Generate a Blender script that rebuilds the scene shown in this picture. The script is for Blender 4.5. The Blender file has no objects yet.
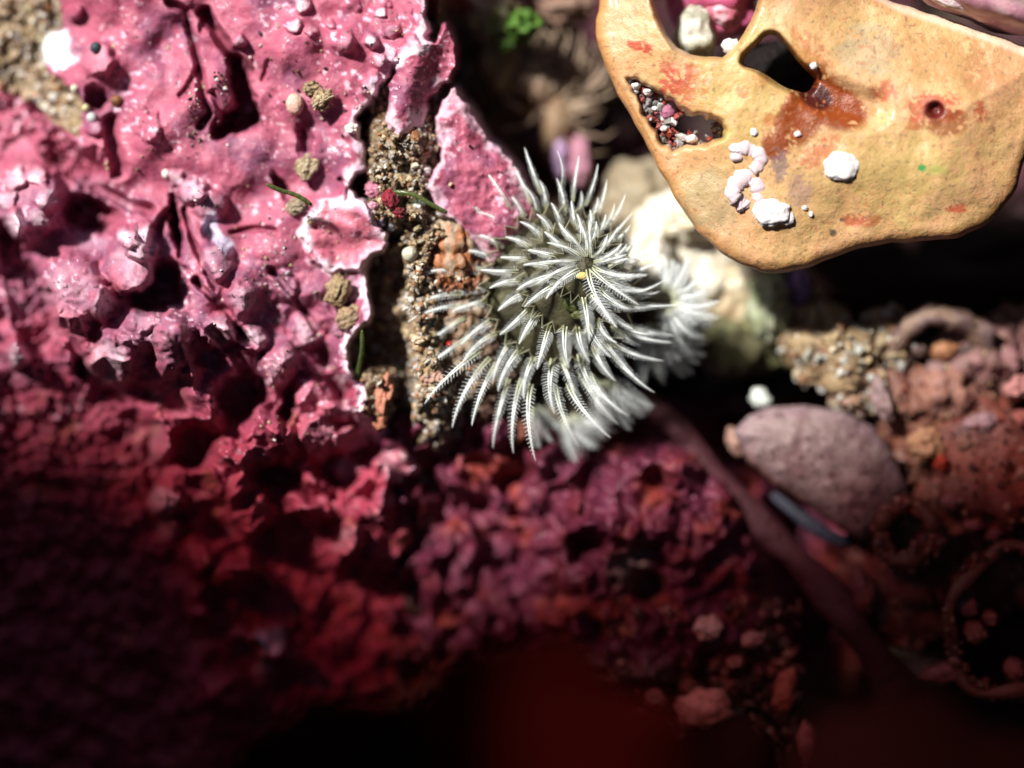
import bpy, math, random
import numpy as np
from mathutils import Vector, Matrix, Euler
random.seed(7); RS = np.random.RandomState(7)
PI = math.pi
scene = bpy.context.scene
COL = scene.collection
scene.unit_settings.scale_length = 0.01            # one unit is about a centimetre

# ------------------------------------------------------------------ camera
D = 20.0                                           # camera height over the focus plane
cd = bpy.data.cameras.new('camera'); cam = bpy.data.objects.new('camera', cd); COL.objects.link(cam)
cam.location = (0, 0, D); cd.sensor_width = 360.0; cd.lens = 360.0 * D / 10.24
cd.clip_start = 0.1; cd.clip_end = 500
cd.dof.use_dof = True; cd.dof.focus_distance = D - 0.4
cd.dof.aperture_fstop = cd.lens / 1000.0 / 1.4    # wide macro aperture
cd.dof.aperture_blades = 0
scene.camera = cam
# ------------------------------------------------------------------ light
SUN = Vector((-0.50, 0.48, 0.72)).normalized()
el = math.asin(SUN.z); az = math.atan2(SUN.x, SUN.y)
w = bpy.data.worlds.new('World'); scene.world = w; w.use_nodes = True
nt = w.node_tree; bg = nt.nodes['Background']
sky = nt.nodes.new('ShaderNodeTexSky'); sky.sky_type = 'NISHITA'; sky.sun_disc = False
sky.sun_elevation = el; sky.sun_rotation = az
nt.links.new(sky.outputs[0], bg.inputs[0]); bg.inputs[1].default_value = 0.05
sd = bpy.data.lights.new('sun', 'SUN'); sd.energy = 5.0; sd.angle = math.radians(5); sd.color = (1.0, 0.97, 0.92)
so = bpy.data.objects.new('sun', sd); COL.objects.link(so)
so.rotation_euler = SUN.to_track_quat('Z', 'Y').to_euler(); so.location = SUN * 30
scene.view_settings.view_transform = 'Standard'; scene.view_settings.look = 'None'
scene.view_settings.gamma = 1.0; scene.view_settings.exposure = 0.85
scene.render.engine = 'CYCLES'
cy = scene.cycles
cy.use_denoising = True; cy.max_bounces = 8; cy.diffuse_bounces = 3; cy.glossy_bounces = 2
cy.transmission_bounces = 3; cy.transparent_max_bounces = 16; cy.sample_clamp_indirect = 3.0
cy.caustics_reflective = False; cy.caustics_refractive = False

# ------------------------------------------------------------------ numpy helpers
def at(px, py, z):
    s = (D - z) / D
    return ((px - 512) / 100 * s, (384 - py) / 100 * s, z)
def atv(px, py, z):
    s = (D - z) / D
    return np.stack([(px - 512) / 100 * s, (384 - py) / 100 * s, z], -1)
_rs = np.random.RandomState(11)
PERM = _rs.permutation(4096)
_a = _rs.rand(4096) * 2 * PI
GX, GY = np.cos(_a), np.sin(_a)
def _h(ix, iy, s): return PERM[(PERM[(ix + s * 57) & 4095] + iy) & 4095]
def noise(x, y, s=0):
    x = np.asarray(x, float); y = np.asarray(y, float)
    ix = np.floor(x).astype(int); iy = np.floor(y).astype(int); fx = x - ix; fy = y - iy
    u = fx * fx * fx * (fx * (fx * 6 - 15) + 10); v = fy * fy * fy * (fy * (fy * 6 - 15) + 10)
    def g(a, b):
        h = _h(ix + a, iy + b, s); return GX[h] * (fx - a) + GY[h] * (fy - b)
    n0 = g(0, 0) * (1 - u) + g(1, 0) * u; n1 = g(0, 1) * (1 - u) + g(1, 1) * u
    return (n0 * (1 - v) + n1 * v) * 1.5
def fbm(x, y, s=0, o=4, g=0.5):
    t = 0; a = 1; n = 0
    for k in range(o):
        t = t + a * noise(x * 2 ** k + 13.7 * k, y * 2 ** k + 7.1 * k, s + k); n += a; a *= g
    return t / n * 1.3
def worley(x, y, s=0):
    x = np.asarray(x, float); y = np.asarray(y, float)
    ix = np.floor(x).astype(int); iy = np.floor(y).astype(int)
    f1 = np.full(x.shape, 9.0); f2 = np.full(x.shape, 9.0); idn = np.zeros(x.shape, int)
    for a in (-1, 0, 1):
        for b in (-1, 0, 1):
            h = _h(ix + a, iy + b, s); h2 = PERM[h]
            d = np.hypot(ix + a + h / 4096.0 - x, iy + b + h2 / 4096.0 - y)
            idn = np.where(d < f1, h, idn)
            f2 = np.where(d < f1, f1, np.minimum(f2, d)); f1 = np.minimum(f1, d)
    return f1, f2, idn / 4096.0
def ss(a, b, x):
    t = np.clip((x - a) / (b - a), 0, 1); return t * t * (3 - 2 * t)
def sdf(px, py, poly):
    """signed distance to a polygon, positive inside"""
    px = np.asarray(px, float); py = np.asarray(py, float)
    d = np.full(px.shape, 1e9); ins = np.zeros(px.shape, bool); n = len(poly)
    for i in range(n):
        ax, ay = poly[i]; bx, by = poly[(i + 1) % n]
        ex, ey = bx - ax, by - ay
        t = np.clip(((px - ax) * ex + (py - ay) * ey) / (ex * ex + ey * ey + 1e-9), 0, 1)
        d = np.minimum(d, np.hypot(px - ax - t * ex, py - ay - t * ey))
        c = ((ay > py) != (by > py))
        with np.errstate(divide='ignore', invalid='ignore'):
            xi = ex * (py - ay) / (ey if ey != 0 else 1e-9) + ax
        ins ^= c & (px < xi)
    return np.where(ins, d, -d)
def pline(px, py, pts):
    """distance to a polyline"""
    d = np.full(np.shape(px), 1e9)
    for (ax, ay), (bx, by) in zip(pts[:-1], pts[1:]):
        ex, ey = bx - ax, by - ay
        t = np.clip(((px - ax) * ex + (py - ay) * ey) / (ex * ex + ey * ey + 1e-9), 0, 1)
        d = np.minimum(d, np.hypot(px - ax - t * ex, py - ay - t * ey))
    return d
def mixc(c, new, m):
    return c * (1 - m[..., None]) + np.asarray(new, float) * m[..., None]

# ------------------------------------------------------------------ object helpers
def mesh_np(name, V, F, C=None, smooth=True):
    V = np.asarray(V, np.float32); F = np.asarray(F, np.int32)
    me = bpy.data.meshes.new(name)
    k = F.shape[1]
    me.vertices.add(len(V)); me.vertices.foreach_set('co', V.ravel())
    me.loops.add(F.size); me.loops.foreach_set('vertex_index', F.ravel())
    me.polygons.add(len(F))
    me.polygons.foreach_set('loop_start', np.arange(0, F.size, k, dtype=np.int32))
    me.polygons.foreach_set('loop_total', np.full(len(F), k, np.int32))
    me.polygons.foreach_set('use_smooth', np.full(len(F), smooth))
    me.update(calc_edges=True)
    if C is not None:
        a = me.color_attributes.new('Col', 'FLOAT_COLOR', 'POINT')
        C4 = np.ones((len(V), 4), np.float32); C4[:, :3] = np.clip(C, 0, 1)
        a.data.foreach_set('color', C4.ravel())
    return me
def link(name, me, mat, parent=None, loc=None):
    o = bpy.data.objects.new(name, me); COL.objects.link(o)
    if mat is not None and not me.materials: me.materials.append(mat)
    if parent is not None: o.parent = parent
    if loc is not None: o.location = loc
    return o
def tag(o, label=None, cat=None, group=None, kind=None):
    if label: o['label'] = label
    if cat: o['category'] = cat
    if group: o['group'] = group
    if kind: o['kind'] = kind
    return o
def empty(name, loc=(0, 0, 0)):
    o = bpy.data.objects.new(name, None); COL.objects.link(o); o.location = loc; o.empty_display_size = 0.1; return o

# ------------------------------------------------------------------ materials
def material(name, color=None, rough=0.45, var=0.25, vscale=14, bump=((9, .05), (40, .02)), spec=0.5, tint=(0.5, 0.45, 0.45),
             sss=0.0, trans=0.0, coat=0.0, specks=None):
    m = bpy.data.materials.new(name); m.use_nodes = True; n = m.node_tree.nodes; L = m.node_tree.links
    b = n['Principled BSDF']; out = n['Material Output']
    geo = n.new('ShaderNodeTexCoord')
    if color is None:
        c = n.new('ShaderNodeVertexColor'); c.layer_name = 'Col'; csock = c.outputs[0]
    else:
        c = n.new('ShaderNodeRGB'); c.outputs[0].default_value = (*color, 1); csock = c.outputs[0]
    if var:
        t = n.new('ShaderNodeTexNoise'); t.inputs['Scale'].default_value = vscale; t.inputs['Detail'].default_value = 6
        t.inputs['Roughness'].default_value = 0.65; L.new(geo.outputs['Object'], t.inputs['Vector'])
        r = n.new('ShaderNodeMapRange'); r.inputs[1].default_value = 0.35; r.inputs[2].default_value = 0.68
        r.inputs[3].default_value = 0; r.inputs[4].default_value = var * 2; L.new(t.outputs[0], r.inputs[0])
        mx = n.new('ShaderNodeMix'); mx.data_type = 'RGBA'; mx.blend_type = 'MULTIPLY'
        L.new(r.outputs[0], mx.inputs[0]); L.new(csock, mx.inputs[6]); mx.inputs[7].default_value = (*tint, 1)
        csock = mx.outputs[2]
    if specks:
        v = n.new('ShaderNodeTexVoronoi'); v.inputs['Scale'].default_value = specks[0]; L.new(geo.outputs['Object'], v.inputs['Vector'])
        r = n.new('ShaderNodeMapRange'); r.inputs[1].default_value = specks[1]; r.inputs[2].default_value = specks[1] * 0.7
        r.inputs[3].default_value = 0; r.inputs[4].default_value = specks[3]; L.new(v.outputs['Distance'], r.inputs[0])
        mx = n.new('ShaderNodeMix'); mx.data_type = 'RGBA'; L.new(r.outputs[0], mx.inputs[0]); L.new(csock, mx.inputs[6])
        mx.inputs[7].default_value = (*specks[2], 1); csock = mx.outputs[2]
    L.new(csock, b.inputs['Base Color'])
    b.inputs['Roughness'].default_value = rough; b.inputs['Specular IOR Level'].default_value = spec
    if coat: b.inputs['Coat Weight'].default_value = coat; b.inputs['Coat Roughness'].default_value = 0.12
    if sss:
        b.inputs['Subsurface Weight'].default_value = sss; b.inputs['Subsurface Radius'].default_value = (0.12, 0.05, 0.04)
        b.inputs['Subsurface Scale'].default_value = 0.6
    prev = None
    for sc, st in bump:
        t = n.new('ShaderNodeTexNoise'); t.inputs['Scale'].default_value = sc; t.inputs['Detail'].default_value = 5
        t.inputs['Roughness'].default_value = 0.6; L.new(geo.outputs['Object'], t.inputs['Vector'])
        bp = n.new('ShaderNodeBump'); bp.inputs['Strength'].default_value = 1.0; bp.inputs['Distance'].default_value = st
        L.new(t.outputs[0], bp.inputs['Height'])
        if prev: L.new(prev, bp.inputs['Normal'])
        prev = bp.outputs[0]
    if prev: L.new(prev, b.inputs['Normal'])
    if trans:
        tr = n.new('ShaderNodeBsdfTranslucent'); L.new(csock, tr.inputs[0])
        ms = n.new('ShaderNodeMixShader'); ms.inputs[0].default_value = trans
        L.new(b.outputs[0], ms.inputs[1]); L.new(tr.outputs[0], ms.inputs[2]); L.new(ms.outputs[0], out.inputs[0])
    return m
def film(name, color, clear, ctint=None, trans=0.5, rough=0.3, spec=0.5):
    """thin living tissue: some light goes straight through, some is scattered"""
    m = bpy.data.materials.new(name); m.use_nodes = True; n = m.node_tree.nodes; L = m.node_tree.links
    b = n['Principled BSDF']; out = n['Material Output']
    if color is None:
        c = n.new('ShaderNodeVertexColor'); c.layer_name = 'Col'; cs = c.outputs[0]
    else:
        c = n.new('ShaderNodeRGB'); c.outputs[0].default_value = (*color, 1); cs = c.outputs[0]
    L.new(cs, b.inputs['Base Color']); b.inputs['Roughness'].default_value = rough; b.inputs['Specular IOR Level'].default_value = spec
    tr = n.new('ShaderNodeBsdfTranslucent'); L.new(cs, tr.inputs[0])
    ms = n.new('ShaderNodeMixShader'); ms.inputs[0].default_value = trans; L.new(b.outputs[0], ms.inputs[1]); L.new(tr.outputs[0], ms.inputs[2])
    tp = n.new('ShaderNodeBsdfTransparent'); tp.inputs[0].default_value = (*(ctint or (1, 1, 1)), 1)
    m2 = n.new('ShaderNodeMixShader'); m2.inputs[0].default_value = clear; L.new(ms.outputs[0], m2.inputs[1]); L.new(tp.outputs[0], m2.inputs[2])
    L.new(m2.outputs[0], out.inputs[0])
    return m
M = {}
M['coralline'] = material('coralline_crust', None, 0.52, 0.32, 6, ((5, .012), (20, .006), (70, .003)), 0.26, (0.50, 0.38, 0.56), sss=0.0, coat=0.03, specks=(9, 0.13, (0.85, 0.55, 0.62), 0.35))
M['grit'] = material('sand_grit', None, 0.35, 0.3, 25, ((40, .012),), 0.6, (0.5, 0.45, 0.4), trans=0.15)
M['crumb'] = material('sandy_crumb', None, 0.55, 0.4, 18, ((16, .05), (45, .02)), 0.4, (.62, .45, .34))
M['stone'] = material('stone', None, 0.5, 0.25, 12, ((14, .02), (60, .008)), 0.4)
M['shell'] = material('tan_shell', None, 0.42, 0.18, 8, ((6, .02), (45, .006)), 0.4, (0.75, 0.6, 0.45), coat=.2, specks=(13, 0.08, (0.16, 0.07, 0.04), 0.4))
M['white'] = material('white_crust', (0.72, 0.69, 0.69), 0.55, 0.2, 20, ((18, .02), (60, .008)), 0.4, (0.8, 0.7, 0.75))
M['bed'] = material('seabed_rock', None, 0.6, 0.35, 5, ((4, .12), (16, .05)), 0.3)
M['alga'] = film('green_alga', (0.08, 0.11, 0.02), 0.15, (0.6, 0.9, 0.4), 0.35)
M['sponge'] = material('sponge_skin', None, 0.55, 0.2, 6, ((8, .05), (30, .02)), 0.3, (0.8, 0.7, 0.5), trans=0.1)

# ------------------------------------------------------------------ small builders
def icos(sub):
    import bmesh
    bm = bmesh.new(); bmesh.ops.create_icosphere(bm, subdivisions=sub, radius=1)
    V = np.array([v.co[:] for v in bm.verts]); F = np.array([[v.index for v in f.verts] for f in bm.faces]); bm.free()
    return V, F
ICO = {k: icos(k) for k in (1, 2, 3, 4, 5)}
def n3(V, s, seed):
    """noise on a sphere-like point set"""
    return (noise(V[:, 0] * s + seed, V[:, 1] * s + 3.1, seed % 30) + noise(V[:, 1] * s + seed, V[:, 2] * s + 9.7, (seed + 5) % 30)
            + noise(V[:, 2] * s + seed, V[:, 0] * s + 4.4, (seed + 11) % 30)) * 0.6
def lump_mesh(name, rx, ry, rz, seed, amp=0.2, sc=1.6, sub=3, col=(0.4, 0.3, 0.3), col2=None, facet=0.0, cseed=1.5, rot=0.0, tilt=0.0, oct=3):
    V, F = ICO[sub]; V = V.copy()
    if facet:                                       # flat broken faces
        rr = np.random.RandomState(seed)
        for k in range(9):
            d = rr.normal(size=3); d /= np.linalg.norm(d); c = 0.62 + 0.25 * rr.rand()
            q = V @ d; over = np.clip(q - c, 0, None); V -= over[:, None] * d * facet
    r = 1.0
    for k in range(oct): r = r + amp / (2 ** k) * n3(V, sc * 2 ** k, seed + 7 * k)
    n = n3(V, cseed * 2, seed + 3)
    P = V * np.asarray(r)[:, None] * np.array([rx, ry, rz])
    if tilt: P = P @ np.array(Euler((tilt, 0, 0)).to_matrix()).T
    if rot: P = P @ np.array(Euler((0, 0, rot)).to_matrix()).T
    C = np.tile(np.asarray(col, float), (len(V), 1))
    if col2 is not None: C = mixc(C, col2, ss(-0.25, 0.35, n))
    return mesh_np(name, P, F, C, smooth=(facet < 0.5))
def lump(name, px, py, z, rx, ry, rz, seed, mat, parent=None, **k):
    """rx, ry in photo pixels, rz in units"""
    s = (D - z) / D / 100
    return link(name, lump_mesh(name, rx * s, ry * s, rz, seed, **k), mat, parent, at(px, py, z))
def grains(name, P, S, C, mat, parent=None, sub=1, seed=1):
    """many small irregular grains as one mesh"""
    rr = np.random.RandomState(seed); V0, F0 = ICO[sub]; n = len(P); k = len(V0)
    sc = np.stack([0.6 + 0.8 * rr.rand(n), 0.6 + 0.8 * rr.rand(n), 0.6 + 0.6 * rr.rand(n)], -1) * np.asarray(S)[:, None]
    V = V0[None] * (1 + 0.28 * rr.normal(size=(n, k, 1)).clip(-1.5, 1.5)) * sc[:, None, :]
    a = rr.rand(n) * 2 * PI; b = rr.rand(n) * PI
    ca, sa, cb, sb = np.cos(a), np.sin(a), np.cos(b), np.sin(b)
    x, y, zz = V[..., 0], V[..., 1], V[..., 2]
    y, zz = y * cb[:, None] - zz * sb[:, None], y * sb[:, None] + zz * cb[:, None]
    x, y = x * ca[:, None] - y * sa[:, None], x * sa[:, None] + y * ca[:, None]
    V = np.stack([x, y, zz], -1) + np.asarray(P)[:, None, :]
    F = (F0[None] + (np.arange(n) * k)[:, None, None]).reshape(-1, 3)
    Cc = np.repeat(np.asarray(C), k, 0)
    o = link(name, mesh_np(name, V.reshape(-1, 3), F, Cc, smooth=False), mat, parent)
    o['kind'] = 'stuff'
    return o
def tube_mesh(pts, rad, seg=8, flat=1.0, C=None, name='tube'):
    """tapered tube through pts; returns V, F"""
    pts = np.asarray(pts, float); n = len(pts); T = np.gradient(pts, axis=0); T /= np.linalg.norm(T, axis=1)[:, None] + 1e-9
    up = np.array([0, 0, 1.0])
    if abs(T[0] @ up) > 0.9: up = np.array([0, 1.0, 0])
    V = []; F = []
    for i in range(n):
        a = np.cross(T[i], up); a /= np.linalg.norm(a) + 1e-9; b = np.cross(a, T[i]); r = rad[i] if np.ndim(rad) else rad
        for k in range(seg):
            t = 2 * PI * k / seg; V.append(pts[i] + a * r * math.cos(t) + b * r * math.sin(t) * flat)
    for i in range(n - 1):
        for k in range(seg): F.append([i * seg + k, i * seg + (k + 1) % seg, (i + 1) * seg + (k + 1) % seg, (i + 1) * seg + k])
    V.append(pts[0]); V.append(pts[-1]); a = len(V) - 2
    for k in range(seg):
        F.append([a, (k + 1) % seg, k, k]); F.append([a + 1, (n - 1) * seg + k, (n - 1) * seg + (k + 1) % seg, (n - 1) * seg + (k + 1) % seg])
    return np.array(V), F
def faces_mesh(name, V, F, C=None):
    F = [f[:3] if len(f) == 4 and f[2] == f[3] else f for f in F]
    me = bpy.data.meshes.new(name); me.from_pydata([tuple(v) for v in V], [], [list(map(int, f)) for f in F]); me.update()
    me.polygons.foreach_set('use_smooth', [True] * len(me.polygons))
    if C is not None:
        a = me.color_attributes.new('Col', 'FLOAT_COLOR', 'POINT'); C4 = np.ones((len(V), 4), np.float32); C4[:, :3] = C
        a.data.foreach_set('color', C4.ravel())
    return me
def tube(name, pts, rad, mat, parent=None, seg=8, flat=1.0, col=None):
    V, F = tube_mesh(pts, rad, seg, flat)
    C = None
    if col is not None: C = np.tile(np.asarray(col, float), (len(V), 1))
    return link(name, faces_mesh(name, V, F, C), mat, parent)
def curve_px(pts, n=16, sag=None):
    """smooth curve through (px, py, z) points"""
    p = np.array([at(*q) for q in pts]); m = len(p); t = np.linspace(0, m - 1, n); out = []
    for u in t:
        i = min(int(u), m - 2); f = u - i
        p0 = p[max(i - 1, 0)]; p1 = p[i]; p2 = p[i + 1]; p3 = p[min(i + 2, m - 1)]
        out.append(0.5 * ((2 * p1) + (-p0 + p2) * f + (2 * p0 - 5 * p1 + 4 * p2 - p3) * f * f + (-p0 + 3 * p1 - 3 * p2 + p3) * f ** 3))
    return np.array(out)

# ================================================================== SEABED (structure)
def seabed():
    xs = np.concatenate([np.linspace(-6000, -400, 30), np.arange(-380, 1404, 5.0), np.linspace(1420, 7000, 30)])
    ys = np.concatenate([np.linspace(-6000, -300, 30), np.arange(-280, 1050, 5.0), np.linspace(1060, 6500, 30)])
    X, Y = np.meshgrid(xs, ys)
    Z = -3.3 + 0.5 * fbm(X / 180, Y / 180, 3, 5) + 0.25 * fbm(X / 45, Y / 45, 9, 4)
    P = np.stack([(X - 512) / 100, (384 - Y) / 100, Z], -1)
    n = fbm(X / 90, Y / 90, 21, 4)
    C = np.tile(np.array([0.05, 0.028, 0.026]), X.shape + (1,))
    C = mixc(C, (0.12, 0.035, 0.05), ss(-0.1, 0.4, n)); C = mixc(C, (0.10, 0.075, 0.045), ss(0.1, 0.5, -n))
    r, c = X.shape; I = np.arange(r * c).reshape(r, c)
    F = np.stack([I[:-1, :-1], I[1:, :-1], I[1:, 1:], I[:-1, 1:]], -1).reshape(-1, 4)
    o = link('seabed', mesh_np('seabed', P.reshape(-1, 3), F, C.reshape(-1, 3)), M['bed']); o['kind'] = 'structure'
seabed()

# ================================================================== LEFT ROCK
MAIN = [(-200, -160), (300, -160), (430, -60), (428, -10), (432, 22), (426, 48), (405, 60), (392, 72), (380, 88), (369, 103), (360, 120), (366, 140), (370, 172), (356, 184), (358, 196),
        (372, 206), (381, 228), (391, 244), (384, 256), (372, 258), (370, 285), (372, 318), (360, 332), (350, 345), (352, 372), (366, 392), (362, 412), (384, 430), (402, 440), (417, 448),
        (416, 480), (419, 510), (410, 545), (396, 560), (402, 600), (420, 660), (430, 760), (440, 960), (-200, 960)]
TONGUE = [(402, 40), (432, 40), (446, 20), (454, 30), (459, 62), (452, 78), (440, 92), (428, 104), (421, 128), (411, 136), (398, 139), (386, 128), (384, 112), (388, 96), (392, 70)]
RPLATE = [(448, 86), (457, 84), (470, 104), (490, 132), (508, 152), (528, 180), (540, 215), (525, 250), (492, 262), (466, 246), (447, 220), (430, 206), (428, 178), (440, 150), (434, 118)]
SANDY = [(-200, -160), (54, -160), (56, 0), (62, 26), (46, 38), (42, 58), (52, 74), (78, 92), (84, 112), (78, 136), (60, 128), (36, 104), (12, 92), (-10, 86), (-200, 40)]
LOBE = [(300, 236), (308, 214), (322, 203), (345, 198), (364, 197), (373, 207), (381, 228), (391, 244), (384, 256), (372, 257), (360, 270), (330, 274), (308, 262)]
HOLES = [ # x, y, rx, ry, rot(deg), depth
 (243, 92, 10, 34, -18, 1.3), (240, 118, 17, 13, -20, 1.1), (222, 132, 11, 8, -30, .6), (88, 70, 7, 12, 0, .0), (96, 98, 10, 12, 0, .35), (66, 158, 30, 13, 40, .9), (92, 170, 14, 18, 10, .5),
 (90, 215, 28, 16, 20, .8), (168, 285, 17, 24, -10, 1.0), (150, 300, 22, 13, 0, .8), (175, 225, 5, 28, -6, .7), (36, 320, 18, 60, -18, 1.4), (12, 250, 14, 40, -20, .8),
 (236, 398, 20, 24, -20, 1.0), (196, 446, 22, 22, 0, .8), (240, 335, 6, 16, -40, .4), (288, 405, 7, 24, 10, .5), (262, 392, 6, 14, 0, .3), (300, 545, 42, 28, -20, 1.3), (335, 470, 26, 16, 30, .5),
 (60, 460, 90, 60, 0, 1.6), (70, 600, 110, 120, 0, 2.0), (250, 600, 22, 22, 0, .5), (90, 420, 30, 20, 30, .6), (245, 655, 14, 18, 0, .8), (215, 600, 14, 14, 0, .5), (330, 610, 60, 45, 0, 1.0),
 (303, 140, 8, 16, -10, .25), (205, 26, 4, 8, 0, .1), (280, 185, 6, 13, -30, .3), (210, 235, 4, 9, 0, .2), (430, 20, 0, 0, 0, 0)]
CRACKS = [ # pts, width, depth
 ([(168, 0), (186, 12), (192, 40), (198, 72), (206, 96), (211, 112), (200, 128)], 4, .22), ([(206, 14), (222, 38), (234, 58), (246, 70)], 6, .35), ([(212, 92), (222, 108), (214, 128)], 3, .12),
 ([(180, 96), (190, 84), (196, 70)], 3, .1), ([(110, 120), (115, 150), (118, 170)], 7, .25), ([(185, 210), (192, 240), (200, 262), (214, 285)], 3, .16), ([(196, 280), (215, 300), (232, 318), (246, 338)], 3, .2),
 ([(0, 92), (30, 110), (55, 140)], 12, .6), ([(100, 190), (128, 205), (150, 212)], 6, .3), ([(210, 330), (236, 352), (250, 380)], 5, .3), ([(60, 330), (90, 380), (120, 400)], 8, .25),
 ([(270, 270), (300, 300), (318, 330)], 4, .12), ([(150, 250), (160, 230), (168, 210)], 4, .25), ([(268, 60), (262, 78)], 2, .06), ([(232, 232), (262, 230), (276, 232)], 3, .12),
 ([(340, 180), (352, 188), (345, 200)], 2, .1), ([(320, 350), (335, 380), (345, 400)], 6, .2), ([(255, 470), (290, 480), (330, 500)], 8, .3)]
BUMPS = [ # x, y, r, h, white
 (373, 43, 8, .18, .9), (379, 61, 9, .16, .8), (371, 84, 11, .20, .3), (411, 42, 8, .14, .6), (392, 30, 8, .1, .3), (391, 58, 7, .1, .5), (438, 82, 7, .14, .7), (300, 4, 9, .1, .8), (343, 40, 12, .12, .1),
 (310, 30, 7, .07, .2), (292, 24, 8, .08, .6), (330, 22, 5, .08, .2), (354, 5, 8, .05, .0), (382, 10, 6, .06, .9), (400, 64, 5, .1, .7), (22, 200, 40, .45, .1), (14, 180, 12, .15, .9), (36, 178, 11, .14, .9), (46, 198, 11, .14, .8), (38, 218, 11, .12, .8), (16, 222, 12, .12, .8), (6, 200, 11, .12, .8), (0, 240, 30, .5, .0),
 (130, 268, 26, .45, .3), (142, 242, 18, .3, .9), (128, 236, 12, .25, .9), (70, 290, 36, .5, .2), (62, 340, 28, .5, .0), (105, 305, 14, .3, .8), (150, 345, 42, .45, .1), (110, 360, 26, .3, .5), (185, 350, 30, .35, .0),
 (20, 355, 14, .5, .9), (210, 205, 16, .16, .2), (192, 190, 14, .22, .6), (176, 178, 8, .1, .5), (148, 125, 14, .1, .0), (98, 58, 18, .2, .2), (240, 42, 6, .14, .5), (75, 12, 8, .2, 0), (95, 130, 9, .15, .2),
 (215, 260, 18, .2, .2), (240, 300, 16, .2, .3), (222, 330, 18, .3, .5), (254, 340, 14, .25, .5), (285, 285, 16, .12, .1), (305, 330, 18, .14, .3), (280, 365, 20, .25, .2), (310, 400, 24, .3, .1), (270, 440, 26, .3, .0),
 (320, 440, 22, .35, .2), (352, 440, 16, .3, .4), (345, 470, 14, .3, .8), (340, 410, 12, .2, .4), (395, 468, 20, .25, .3), (404, 455, 8, .12, .8), (413, 470, 7, .14, .8), (388, 500, 12, .2, .2), (376, 512, 10, .2, .1),
 (210, 395, 30, .3, .0), (165, 500, 18, .5, .6), (168, 530, 14, .3, .3), (225, 470, 30, .4, .0), (250, 510, 26, .4, .0), (195, 560, 18, .4, .0), (190, 600, 20, .4, .0), (235, 575, 20, .4, .0), (270, 640, 22, .7, .7),
 (262, 672, 14, .4, .5), (240, 640, 16, .4, .2), (330, 570, 22, .4, .0), (345, 540, 18, .3, .2), (225, 690, 24, .4, 0), (310, 500, 24, .4, .0), (150, 440, 26, .35, .1), (255, 460, 16, .25, .1), (200, 620, 14, .4, 0), (290, 660, 20, .3, 0)]
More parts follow.
